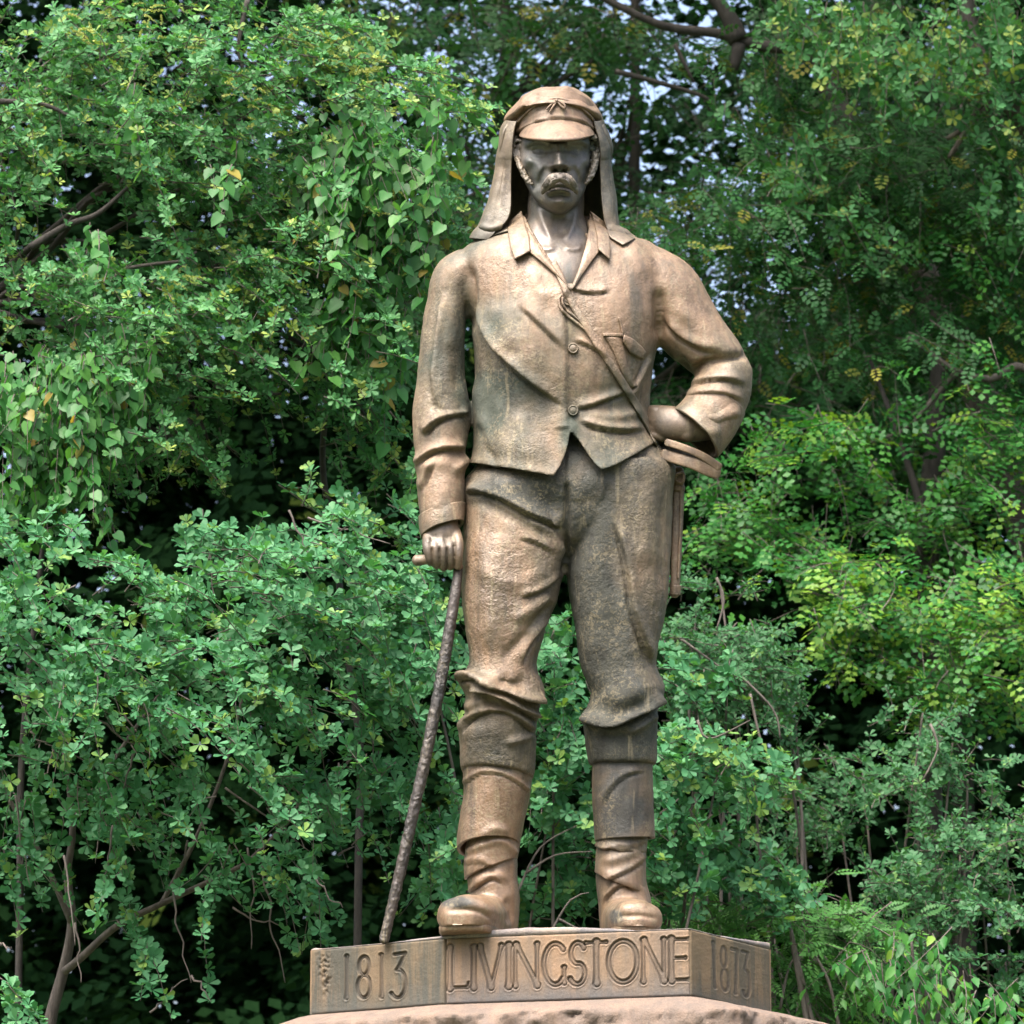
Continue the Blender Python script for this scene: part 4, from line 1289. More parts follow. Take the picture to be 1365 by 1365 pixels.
# ---- belt pouch, knife sheath behind the hip
part('pouch_flap', tube([(890, 590, 40, 5, 3), (903, 594, 46, 5, 3), (922, 601, 48, 5, 3), (940, 610, 44, 5.5, 3), (957, 622, 36, 6, 3)], 2, 24, e=4), M_BOOT)
part('belt_pouch', tube([(886, 606, 34, 7.5, 3), (905, 612, 42, 7.8, 3), (925, 618, 44, 8.2, 3), (942, 625, 40, 9, 3), (954, 630, 35, 8, 3)], 2, 24, e=4), M_BOOT)
part('pouch_back', tube([(890, 598, 10, 12, 4), (915, 606, 12, 13, 4), (940, 618, 14, 12, 4), (953, 625, 18, 9, 10)], 2, 24, e=4), M_CANE)  # dark cane bronze puts the shade inside the pouch into its colour
part('sheath', join([tube([(904, 628, -8, 7.5, 5), (904, 660, -9, 8, 5), (902, 720, -9, 7.5, 5), (900, 776, -9, 6.5, 4.5), (899, 792, -9, 6, 4)], 3, 24, e=3), tube([(908, 650, -3, 2), (907, 700, -3, 2), (904, 770, -3, 1.8)], 3, 10)]), M_BOOT)
part('sheath_band', tube([(904, 648, -8, 9, 7), (904, 654, -8, 9, 7)], 2, 24, capr=False), M_BOOT)
part('sheath_tip', tube([(900.5, 780, -9, 8, 6), (899.5, 793, -9, 7.5, 5.5)], 2, 24, capr=False), M_BOOT)
part('sheath_buckle', tube([(901, 632, 0, 1.8), (911, 631, 0, 1.8), (910, 643, 0, 1.8), (901, 641, 0, 1.8), (901, 632, 0, 1.8)], 1, 8), M_BOOT)

# ---- knobbly walking cane
zc = np.array([(611, 755, 52, 6), (609, 775, 56, 6.6), (605, 803, 60, 7.4), (597, 852, 64, 7.6), (588, 905, 66, 7.8), (577, 962, 68, 7.8), (563, 1030, 70, 7.6), (548, 1096, 71, 7.6), (534, 1160, 72, 7.2), (521, 1215, 72, 6.8), (512, 1252, 72, 6.2)], float)
zc[-1, 1] = float(py_of(ZTOP - 0.002, zc[-1, 2], 512))
V, F = tube([tuple(r) for r in zc], 1.6, 28)
me = fix_normals(V, F)
V = mesh_arrays(me); N = normals(me)
amp = np.clip((-V[:, 1] - 770) / 90, 0.1, 1)
V += N * (amp * np.array([1.3 * mnoise.noise((v[0] * .22, v[1] * .12, v[2] * .22)) + 1.0 * mnoise.noise((v[0] * .5, v[1] * .3, v[2] * .5)) for v in V]))[:, None]
setv(me, V)
cane = put('cane', me, M_CANE)
part('cane_handle', tube([(556, 747, 50, 7.5), (566, 746, 52, 6.8), (590, 745, 53, 6), (606, 747, 52, 6), (612, 756, 52, 6)], 2, 24), M_BOOT)
# ------------------------------------------------------------------ trees and bushes behind the statue
def mat_leaf(name, stops, young, rough=0.42, trans=0.3, back=(0.06, 0.15, 0.06), spec=0.22):
    """leaf colour from each leaf's own number (tone) and age (young)"""
    m, nt, b = new_mat(name)
    a = nt.nodes.new('ShaderNodeAttribute'); a.attribute_name = 'tone'
    y = nt.nodes.new('ShaderNodeAttribute'); y.attribute_name = 'young'
    col = ramp(nt, a.outputs['Fac'], stops).outputs[0]
    col = mix(nt, y.outputs['Fac'], col, young)
    geo = nt.nodes.new('ShaderNodeNewGeometry')
    col2 = mix(nt, 0.45, col, back)
    colf = mix(nt, geo.outputs['Backfacing'], col, col2)
    nt.links.new(colf, b.inputs['Base Color'])
    b.inputs['Roughness'].default_value = rough
    b.inputs['Specular IOR Level'].default_value = spec
    tr_ = nt.nodes.new('ShaderNodeBsdfTranslucent')
    tc = mix(nt, 1.0, col, (1.25, 1.35, 0.55), 'MULTIPLY')
    nt.links.new(tc, tr_.inputs['Color'])
    ms_ = nt.nodes.new('ShaderNodeMixShader'); ms_.inputs[0].default_value = trans
    nt.links.new(b.outputs[0], ms_.inputs[1]); nt.links.new(tr_.outputs[0], ms_.inputs[2])
    nt.links.new(ms_.outputs[0], nt.nodes['Material Output'].inputs['Surface'])
    return m


def mat_bark(name, a, b_):
    m, nt, b = new_mat(name)
    v = mapping(nt, (1, 1, 0.3))
    c = ramp(nt, tex_noise(nt, v, 30, 5, 0.65), [(0.35, a), (0.65, b_)]).outputs[0]
    nt.links.new(c, b.inputs['Base Color']); b.inputs['Roughness'].default_value = 0.9
    bp = nt.nodes.new('ShaderNodeBump'); bp.inputs['Strength'].default_value = 0.7; bp.inputs['Distance'].default_value = 0.01
    nt.links.new(tex_noise(nt, v, 60, 4, 0.7), bp.inputs['Height']); nt.links.new(bp.outputs[0], b.inputs['Normal'])
    return m


M_BARK = mat_bark('bark', (0.05, 0.042, 0.036), (0.11, 0.095, 0.08))
M_BARKD = mat_bark('dark_bark', (0.022, 0.019, 0.017), (0.05, 0.043, 0.037))
M_TWIG = mat_bark('twig', (0.07, 0.06, 0.05), (0.14, 0.12, 0.105))
YG = (0.25, 0.31, 0.06)
ML_A = mat_leaf('leaf_bluish_green', [(0.0, (0.034, 0.128, 0.042)), (0.5, (0.06, 0.192, 0.066)), (1.0, (0.1, 0.255, 0.082))], YG, .5)
ML_B = mat_leaf('leaf_round_green', [(0.0, (0.03, 0.135, 0.05)), (0.5, (0.056, 0.188, 0.08)), (1.0, (0.092, 0.245, 0.098))], (0.18, 0.29, 0.06), .5)
ML_V = mat_leaf('leaf_vine', [(0.0, (0.032, 0.125, 0.035)), (0.6, (0.055, 0.18, 0.048)), (1.0, (0.095, 0.25, 0.055))], (0.34, 0.22, 0.05), 0.4, 0.38)
ML_C = mat_leaf('leaf_grey_green', [(0.0, (0.018, 0.08, 0.022)), (0.6, (0.032, 0.12, 0.034)), (1.0, (0.055, 0.16, 0.044))], (0.26, 0.25, 0.04), 0.5)
ML_E = mat_leaf('leaf_bright_green', [(0.0, (0.016, 0.095, 0.02)), (0.55, (0.03, 0.145, 0.026)), (1.0, (0.062, 0.2, 0.03))], (0.16, 0.28, 0.03), 0.45, 0.3)
ML_F = mat_leaf('leaf_dusty_green', [(0.0, (0.026, 0.095, 0.036)), (0.6, (0.042, 0.135, 0.052)), (1.0, (0.062, 0.17, 0.064))], (0.13, 0.24, 0.06), 0.55)
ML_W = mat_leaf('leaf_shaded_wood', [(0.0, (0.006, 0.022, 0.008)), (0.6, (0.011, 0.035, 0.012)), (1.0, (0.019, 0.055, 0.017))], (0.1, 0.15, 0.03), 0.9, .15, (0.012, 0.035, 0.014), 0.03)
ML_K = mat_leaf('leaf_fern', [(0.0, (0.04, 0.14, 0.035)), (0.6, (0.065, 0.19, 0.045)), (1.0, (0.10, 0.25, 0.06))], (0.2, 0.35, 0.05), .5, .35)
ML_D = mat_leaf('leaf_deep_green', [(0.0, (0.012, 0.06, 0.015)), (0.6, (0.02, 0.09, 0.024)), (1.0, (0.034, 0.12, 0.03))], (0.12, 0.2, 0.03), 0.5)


def unit(v):
    return v / (np.linalg.norm(v, axis=-1, keepdims=True) + 1e-12)


# leaf templates: x across, y along, z up; length 1
def tpl_obovate(wd=0.27):
    V = np.array([[0, 0, 0], [-wd * .75, .52, .035], [wd * .75, .52, .035], [-wd, .80, .035], [wd, .80, .035], [0, 1.0, -.04], [0, .62, -.01]])
    return V, np.array([[0, 6, 1], [0, 2, 6], [1, 6, 3], [6, 2, 4], [3, 6, 5], [6, 4, 5]])


def tpl_heart():
    V = np.array([[0, .04, 0], [-.30, -.02, .03], [.30, -.02, .03], [-.44, .28, .05], [.44, .28, .05], [-.26, .68, .02], [.26, .68, .02], [0, 1.0, -.08], [0, .35, -.03]])
    return V, np.array([[0, 8, 1], [0, 2, 8], [1, 8, 3], [2, 4, 8], [3, 8, 5], [4, 6, 8], [5, 8, 7], [6, 7, 8]])


def tpl_lance():
    V = np.array([[0, 0, 0], [-.25, .3, .04], [.25, .3, .04], [-.2, .62, .03], [.2, .62, .03], [0, 1.0, -.12], [0, .5, -.02]])
    return V, np.array([[0, 6, 1], [0, 2, 6], [1, 6, 3], [6, 2, 4], [3, 6, 5], [6, 4, 5]])


def tpl_frond(pairs=6, lw=0.2, ll=0.34, taper=0.45, arch=-.25):
    V, F = [], []
    for i in range(pairs):
        y = 0.18 + 0.78 * i / (pairs - 1)
        k = 1 - taper * abs(2 * i / (pairs - 1) - .8)
        z = arch * y * y
        for s in (-1, 1):
            d = np.array([s * .88, .42, -.10]); n_ = np.array([-.42 * s, .88, 0]) * lw * .5 * k
            b0 = np.array([s * .012, y, z]); o = len(V)
            V += [b0, b0 + d * ll * k * .55 + n_ + [0, 0, .02], b0 + d * ll * k, b0 + d * ll * k * .55 - n_ + [0, 0, .02]]
            F += [[o, o + 1, o + 2], [o, o + 2, o + 3]] if s < 0 else [[o, o + 2, o + 1], [o, o + 3, o + 2]]
    o = len(V)
    V.append(np.array([0, .86, arch * .8])); V += [np.array([-lw * .5, 1.0, arch]), np.array([0, 1.2, arch * 1.2]), np.array([lw * .5, 1.0, arch])]
    F += [[o, o + 2, o + 1], [o, o + 3, o + 2]]
    return np.array(V), np.array(F)


def tpl_simple(wd=0.26):
    V = np.array([[0, 0, 0], [-wd, .55, .06], [0, 1, -.03], [wd, .55, .06]])
    return V, np.array([[0, 2, 1], [0, 3, 2]])


class Foliage:
    def __init__(self):
        self.pos, self.dir, self.nrm, self.size, self.tone, self.young = [], [], [], [], [], []
        self.tw = []

    def add(self, pos, d, n, size, tone, young):
        for l, v in zip((self.pos, self.dir, self.nrm, self.size, self.tone, self.young), (pos, d, n, size, tone, young)):
            l.append(v)

    def arrays(self):
        return [np.concatenate(l) for l in (self.pos, self.dir, self.nrm, self.size, self.tone, self.young)]


def frame_of(d, n):
    y = unit(d)
    x = unit(np.cross(y, n))
    z = np.cross(x, y)
    return np.stack([x, y, z], -1)          # columns


def leaves_mesh(name, arr, tpl, origin):
    pos, d, n, size, tone, young = arr
    T, TF = tpl
    R = frame_of(d, n)
    V = np.einsum('nij,kj->nki', R, T) * size[:, None, None] + pos[:, None]
    k = len(T)
    F = (np.arange(len(pos)) * k)[:, None, None] + TF[None]
    me = np_mesh(name, V.reshape(-1, 3) - origin, [F.reshape(-1, 3)], True)
    for nm, v in (('tone', tone), ('young', young)):
        a = me.attributes.new(nm, 'FLOAT', 'POINT')
        a.data.foreach_set('value', np.ascontiguousarray(np.repeat(v, k), np.float32))
    return me


def twigs_mesh(name, polys, origin, r0=0.0035, r1=0.001):
    polys = polys[:, [0, 2, 4, 7]] if polys.shape[1] == 8 else polys
    """polys (T,K,3) -> thin three-sided twigs"""
    T, K, _ = polys.shape
    t = unit(np.gradient(polys, axis=1))
    a = unit(np.cross(t, np.array([0.3, 0.2, 1.0])))
    b = np.cross(t, a)
    r = np.linspace(1, r1 / r0, K)[None, :, None] * (r0 if np.isscalar(r0) else r0[:, None, None])
    V = np.stack([polys + r * (a * math.cos(q) + b * math.sin(q)) for q in (0, 2.094, 4.189)], 2)     # T,K,3,3
    base_ = (np.arange(T) * K * 3)[:, None, None]
    kk = (np.arange(K - 1) * 3)[None, :, None]
    j = np.arange(3)[None, None, :]; j2 = (j + 1) % 3
    F = np.stack([base_ + kk + j, base_ + kk + j2, base_ + kk + 3 + j2, base_ + kk + 3 + j], -1).reshape(-1, 4)
    return np_mesh(name, V.reshape(-1, 3) - origin, [F], True)


def pad_twigs(cx, cy, rx, ry, Y, thick, n, length, dirn, spread, droop, rg, lean=0.35, holes=0.0):
    """n twig centre-lines (n,K,3) starting inside a pad seen at photo position cx,cy"""
    K = 8
    a = rg.uniform(0, 2 * math.pi, n); q = np.sqrt(rg.uniform(0, 1, n))
    px, py = cx + rx * q * np.cos(a), cy + ry * q * np.sin(a)
    y = Y + thick * rg.normal(0, .5, n) + 0.25 * thick * (q - .5)
    if holes:                                                  # the crown is broken by deep gaps
        k = np.array([mnoise.noise((a_ / 62.0, b_ / 46.0, Y * 3.1)) + .5 * mnoise.noise((a_ / 24.0, b_ / 20.0, Y * 5.7)) for a_, b_ in zip(px, py)]) > -holes
        k[:2] = True
        px, py, y = px[k], py[k], y[k]
        n = len(px)
    p0 = at(px, py, y)
    sc = (np.asarray(Y) + D) / (FPX * CP)                      # metres per pixel there
    base_d = np.array([dirn[0], -lean, -dirn[1]])
    d = unit(base_d + rg.normal(0, spread, (n, 3)))
    L_ = length * sc * rg.uniform(.6, 1.25, n)
    t = np.linspace(0, 1, K)[None, :, None]
    g = np.array([0, 0, -1.0])
    bend = rg.normal(0, .22, (n, 1, 3))
    return p0[:, None] + (d[:, None] * t + (g * droop + bend) * t ** 2) * L_[:, None, None] - d[:, None] * L_[:, None, None] * .35


def rosettes(fo, polys, spacing, leaf, rg, per=6, young=0.1, tip_young=0.3, upbias=0.75, open_=0.35, front=0.35, flat=0.0, var=0.25):
    """clusters of leaves along each twig"""
    T, K, _ = polys.shape
    L_ = np.linalg.norm(np.diff(polys, axis=1), axis=2).sum(1)
    m = np.maximum(2, (L_ / spacing).astype(int))
    ti = np.repeat(np.arange(T), m)
    f = np.concatenate([(np.arange(k) + rg.uniform(.0, .9, k)) / k for k in m])
    f = np.clip(1 - f * .92, 0, 1)
    x = f * (K - 1); i = np.minimum(x.astype(int), K - 2); u = (x - i)[:, None]
    P = polys[ti, i] * (1 - u) + polys[ti, i + 1] * u
    tg = unit(polys[ti, i + 1] - polys[ti, i])
    n = len(P)
    ax = unit(tg * .45 + np.array([0, -front, upbias]) + rg.normal(0, .38, (n, 3)))
    P = P + ax * leaf * .18
    x1 = unit(np.cross(ax, rg.normal(0, 1, (n, 3))))
    y1 = np.cross(ax, x1)
    cnt = rg.integers(per - 2, per + 2, n)
    ri = np.repeat(np.arange(n), cnt)
    k = np.concatenate([np.arange(c) / c for c in cnt])
    ph = 2 * math.pi * k + rg.uniform(-.35, .35, len(ri)) + np.repeat(rg.uniform(0, 6.28, n), cnt)
    dd = unit(np.cos(ph)[:, None] * x1[ri] + np.sin(ph)[:, None] * y1[ri] + ax[ri] * (open_ + rg.normal(0, .18, len(ri)))[:, None])
    nn_ = unit(ax[ri] - dd * (ax[ri] * dd).sum(1, keepdims=True) + rg.normal(0, .2, (len(ri), 3)))
    tipness = np.clip((f - .72) / .28, 0, 1)
    isy = (rg.uniform(0, 1, n) < young + tip_young * tipness)
    yv = np.clip(isy[ri] * rg.uniform(.25, 1.0, len(ri)), 0, 1)
    tone = np.clip(np.repeat(rg.uniform(0, 1, n), cnt) * .6 + rg.uniform(0, .4, len(ri)), 0, 1)
    size = leaf * rg.uniform(1 - var, 1 + var, len(ri)) * np.where(yv > 0, .85, 1) * np.repeat(rg.uniform(.8, 1.15, n), cnt)
    fo.add(P[ri] + dd * leaf * .06, dd, nn_, size, tone, yv)


def alternate(fo, polys, spacing, leaf, rg, young=0.05, tip_young=.2, side=.85, hang=.25, var=.25):
    """single leaves set left and right along each twig"""
    T, K, _ = polys.shape
    L_ = np.linalg.norm(np.diff(polys, axis=1), axis=2).sum(1)
    m = np.maximum(3, (L_ / spacing).astype(int))
    ti = np.repeat(np.arange(T), m)
    kk = np.concatenate([np.arange(k) for k in m])
    f = np.concatenate([(np.arange(k) + .5) / k for k in m])
    x = f * (K - 1); i = np.minimum(x.astype(int), K - 2); u = (x - i)[:, None]
    P = polys[ti, i] * (1 - u) + polys[ti, i + 1] * u
    tg = unit(polys[ti, i + 1] - polys[ti, i])
    n = len(P)
    upv = unit(np.array([0, -.45, .9]) + rg.normal(0, .3, (n, 3)))
    sd = unit(np.cross(tg, upv)) * np.where(kk % 2 == 0, 1, -1)[:, None]
    dd = unit(sd * side + tg * .55 + np.array([0, 0, -hang]) + rg.normal(0, .25, (n, 3)))
    nn_ = unit(upv + rg.normal(0, .25, (n, 3)))
    isy = rg.uniform(0, 1, n) < young + tip_young * np.clip((f - .7) / .3, 0, 1)
    fo.add(P, dd, nn_, leaf * rg.uniform(1 - var, 1 + var, n), rg.uniform(0, 1, n), isy * rg.uniform(.4, 1, n))


def limb_path(a, b, sag=0.1, wob=0.06, n=9, seed=0):
    a, b = np.asarray(a, float), np.asarray(b, float)
    rg = np.random.default_rng(seed)
    t = np.linspace(0, 1, n)[:, None]
    L_ = np.linalg.norm(b - a)
    p = a * (1 - t) + b * t
    p += np.array([0, 0, 1.0]) * sag * L_ * np.sin(np.pi * t) + np.cumsum(rg.normal(0, wob * L_ / n, (n, 3)), 0) * np.sin(np.pi * t) ** .5
    return p


def wood(name, path, r0, r1, mat, root, n=10, step=0.06):
    p = np.asarray(path, float)
    r = np.linspace(r0, r1, len(p)) if np.isscalar(r0) else np.asarray(r0)
    sl = np.linalg.norm(np.diff(p, axis=0), axis=1)
    if sl.max() > 2.5 * sl.min():                              # even spacing keeps the spline from looping
        cum = np.concatenate([[0], np.cumsum(sl)])
        q = np.unique(np.concatenate([cum] + [np.linspace(cum[i], cum[i + 1], max(2, int(sl[i] / max(sl.min(), .12)) + 1)) for i in range(len(sl))]))
        p = np.stack([np.interp(q, cum, p[:, k]) for k in range(3)], -1)
        r = np.interp(q, cum, r)
    V, F = tube(np.column_stack([p, r]), step, n, capr=False, world=True)
    me = fix_normals(V - np.array(root.location), F)
    me.name = name
    me.polygons.foreach_set('use_smooth', np.ones(len(me.polygons), bool))
    return link(name, me, mat, root)


def in_front(arr, lo=-20, hi=1385):
    px, py = proj(arr[0])
    return (px > lo) & (px < hi) & (py > lo) & (py < hi)


def finish(root, fo, tpl, mat, polys=None, single=0, leaf_name='leaf', crown='crown', twig_r=0.0032, twig_mat=None):
    """crown of joined leaves, its twigs, and the nearest big leaves one by one"""
    arr = fo.arrays()
    o = np.array(root.location)
    if single:
        vis = in_front(arr, 5, 1360)
        px, py = proj(arr[0])
        # nearest leaf in each small cell of the picture shows fully: take those
        cell = (px // 22).astype(int) * 1000 + (py // 22).astype(int)
        dep = np.where(vis, arr[0][:, 1], 1e9)
        order = np.lexsort((dep, cell))
        first = np.ones(len(order), bool); first[1:] = cell[order][1:] != cell[order][:-1]
        cand = order[first]; cand = cand[dep[cand] < 1e8]
        facing = -arr[2][cand, 1]
        score = arr[3][cand] / (arr[0][cand, 1] + D) * (0.4 + np.clip(facing, 0, 1))
        pick = cand[np.argsort(-score)[:single]]
        m = np.ones(len(arr[0]), bool); m[pick] = False
        R = frame_of(arr[1][pick], arr[2][pick])
        # a few shared leaf meshes, one per tone
        lib = {}
        for i, j in enumerate(pick):
            key = (int(arr[4][j] * 3.99), int(arr[5][j] > .3))
            if key not in lib:
                me = np_mesh(leaf_name, tpl[0], [tpl[1]], True)
                for nm, v in (('tone', (key[0] + .5) / 4), ('young', .65 * key[1])):
                    a = me.attributes.new(nm, 'FLOAT', 'POINT'); a.data.foreach_set('value', np.full(len(tpl[0]), v, np.float32))
                me.materials.append(mat)
                lib[key] = me
            ob = bpy.data.objects.new(leaf_name, lib[key]); COL.objects.link(ob); ob.parent = root
            M = np.eye(4); M[:3, :3] = R[i] * arr[3][j]; M[:3, 3] = arr[0][j] - o
            ob.matrix_local = Matrix(M.tolist())
        arr = [a[m] for a in arr]
    c = link(crown, leaves_mesh(crown, arr, tpl, o), mat, root)
    c['kind'] = 'stuff'
    if polys is not None:
        tw = link('twigs', twigs_mesh('twigs', polys, o, twig_r), twig_mat or M_TWIG, root)
        tw['kind'] = 'stuff'
    return c


def tree_root(name, px, Y, label, cat='tree', group=None):
    x = float(at(px, 1300, Y)[0])
    return empty(name, (x, Y, 0.0), label, cat, group)


def mpp(Y):
    return (Y + D) / (FPX * CP)


NTRI = 0
def grow(pads, Y0, rg, kind, leaf, spacing, length, per=6, thick=.35, dens=1.0, area=900., young=.08, tipy=.3, droop=.35, spread=.5, lean=.35, holes=0.0, **kw):
    """pads: (px, py, rx, ry, dY, dirx, diry[, density[, young]])"""
    fo = Foliage(); P_ = []
    for p in pads:
        cx, cy, rx, ry, dY, dx, dy = p[:7]
        dn = p[7] if len(p) > 7 else 1.0
        yy = p[8] if len(p) > 8 else young
        n = max(3, int(math.pi * rx * ry / area * dens * dn))
        tw = pad_twigs(cx, cy, rx, ry, Y0 + dY, thick, n, length, (dx, dy), spread, droop, rg, lean, holes)
        if kind == 'rosette':
            rosettes(fo, tw, spacing, leaf, rg, per, yy, tipy, **kw)
        else:
            alternate(fo, tw, spacing, leaf, rg, yy, tipy, **kw)
        P_.append(tw)
    return fo, np.concatenate(P_)


def limbs(root, top, pads, Y0, mat, r=0.028, every=1, seed=0):
    for i, p in enumerate(pads[::every]):
        e = at(p[0], p[1] + p[3] * .2, Y0 + p[4] + .12)
        d = np.linalg.norm(np.asarray(e) - np.asarray(top))
        wood('branch', limb_path(top, e, .08, .22, 9, seed + i), r * min(1.3, .4 + d * .3), .006, mat, root, 8, .08)


# --- 1. tall tree on the left, bluish leaves in rosettes, yellow young tips
rgA = np.random.default_rng(11)
padsA = [(60, 60, 90, 70, .2, .5, -.2), (190, 50, 110, 60, 0, .6, -.3), (320, 60, 110, 60, -.1, .8, -.1), (430, 70, 90, 50, -.1, .9, .0, 1, .2), (520, 115, 80, 45, -.1, 1, .15, 1, .22), (590, 150, 45, 25, -.1, 1, .25, .8, .2),
         (60, 170, 80, 60, .1, .5, .2), (180, 150, 100, 60, -.1, .6, .1), (300, 160, 80, 70, 0, .8, .2), (420, 160, 90, 60, 0, .8, .2), (510, 210, 70, 60, .1, .8, .4), (225, 230, 90, 60, 0, .5, .4), (370, 250, 90, 60, .1, .6, .4),
         (470, 290, 80, 60, .1, .6, .5), (560, 250, 50, 60, .15, .7, .5, .8), (30, 280, 50, 60, 0, .4, .5, .8), (270, 300, 70, 40, .1, .6, .3), (330, 330, 90, 40, -.1, .7, .2, 1, .15), (420, 340, 90, 50, -.1, .8, .3, 1, .2), (500, 370, 50, 60, 0, .7, .6),
         (60, 390, 80, 70, -.1, .5, .3), (170, 400, 100, 60, -.1, .6, .2), (260, 390, 70, 50, -.1, .6, .4, 1, .2), (370, 420, 100, 60, 0, .6, .4), (480, 450, 70, 60, .1, .5, .5), (530, 510, 40, 70, .2, .4, .6, .8),
         (90, 490, 100, 60, -.1, .6, .4), (240, 490, 80, 50, .1, .6, .5), (360, 500, 80, 40, .2, .5, .5, .8), (200, 570, 70, 50, 0, .6, .6), (280, 585, 40, 40, .1, .6, .7, .6), (460, 530, 70, 40, .3, .5, .5, .5),
         (100, 590, 70, 60, .1, .5, .6, .8), (530, 600, 40, 60, .3, .3, .6, .8), (460, 600, 40, 25, .5, .5, .5, .4),
         # crown above and beside the picture
         (-80, 120, 90, 200, 0, -.3, .1, .5), (-80, 480, 80, 160, 0, -.3, .4, .5), (60, -90, 160, 90, .2, .2, -.4, .6), (330, -80, 160, 80, .2, .5, -.3, .6), (200, -230, 260, 90, .3, .2, -.5, .5)]
tA = tree_root('broadleaf_tree', -110, 2.6, 'big tree left of the statue with small blue-green leaves and yellow shoot tips')
foA, twA = grow(padsA, 2.0, rgA, 'rosette', .0285, .034, 80, per=7, dens=5.1, open_=.42, var=.38, thick=.6, young=.06, tipy=.42, droop=.3, spread=.4, holes=.10)
finish(tA, foA, tpl_obovate(.25), ML_A, twA, 300)
topA = at(-40, 420, 2.7)
wood('trunk', [np.array(tA.location), np.array(tA.location) * .5 + topA * .5 + [0.1, 0.05, 0], topA, at(-60, 150, 2.8), at(-90, -120, 2.9)], np.array([.17, .14, .11, .08, .05]), None, M_BARKD, tA, 16)
limbs(tA, topA, padsA[0:36], 2.0, M_BARKD, .018, 3, 50)
for k, (pts, r) in enumerate([([(0, 135), (60, 140), (110, 165)], .012), ([(40, 330), (90, 300), (130, 285), (170, 250)], .016), ([(135, 385), (165, 360), (205, 352), (245, 347), (262, 335)], .009), ([(330, 0), (318, 60), (325, 95)], .011), ([(255, 560), (230, 585), (165, 545), (130, 530)], .012), ([(285, 515), (330, 525), (375, 525)], .01), ([(100, 640), (112, 672), (105, 690), (125, 715)], .005)]):
    wood('branch', [at(x, y, 1.75 + .05 * k) for x, y in pts], r, r * .5, M_BARK if k in (2, 6) else M_BARKD, tA, 8, .03)
# flower spikes on the shoot tips
sp = []
rgS = np.random.default_rng(5)
for (cx, cy, n) in [(200, 30, 8), (120, 45, 10), (175, 20, 6), (310, 110, 8), (300, 125, 6), (350, 150, 5), (420, 60, 10), (450, 70, 10), (480, 90, 8), (500, 100, 6), (235, 380, 10), (420, 300, 8), (450, 330, 8), (440, 350, 7), (520, 275, 6), (530, 260, 5), (90, 30, 5), (390, 45, 8), (275, 50, 6), (330, 170, 4)]:
    for _ in range(n):
        sp.append((cx + rgS.normal(0, 14), cy + rgS.normal(0, 12)))
sp = np.array(sp)
spP = at(sp[:, 0], sp[:, 1], 1.62 + rgS.uniform(-.1, .15, len(sp)))
foS = Foliage()
K_ = 11
for i in range(K_):
    n = len(spP)
    ax = unit(np.array([.6, -.2, .1]) + rgS.normal(0, .4, (n, 3))) if i == 0 else ax
    f = i / (K_ - 1)
    for _ in range(5):
        d_ = unit(rgS.normal(0, 1, (n, 3)) + ax * .4)
        foS.add(spP + ax * f * .052 + np.array([0, 0, -1]) * .02 * f * f, d_, unit(np.cross(d_, rgS.normal(0, 1, (n, 3)))), np.full(n, .0085 * (1.1 - .6 * f)), np.full(n, .6), np.full(n, 1.0))
M_SPIKE = mat_leaf('flower_spike', [(0, (0.3, 0.33, 0.1)), (1, (0.36, 0.38, 0.14))], (0.40, 0.42, 0.14), .7, .3)
spk = link('flower_spikes', leaves_mesh('flower_spikes', foS.arrays(), tpl_simple(.35), np.array(tA.location)), M_SPIKE, tA)
spk['kind'] = 'stuff'

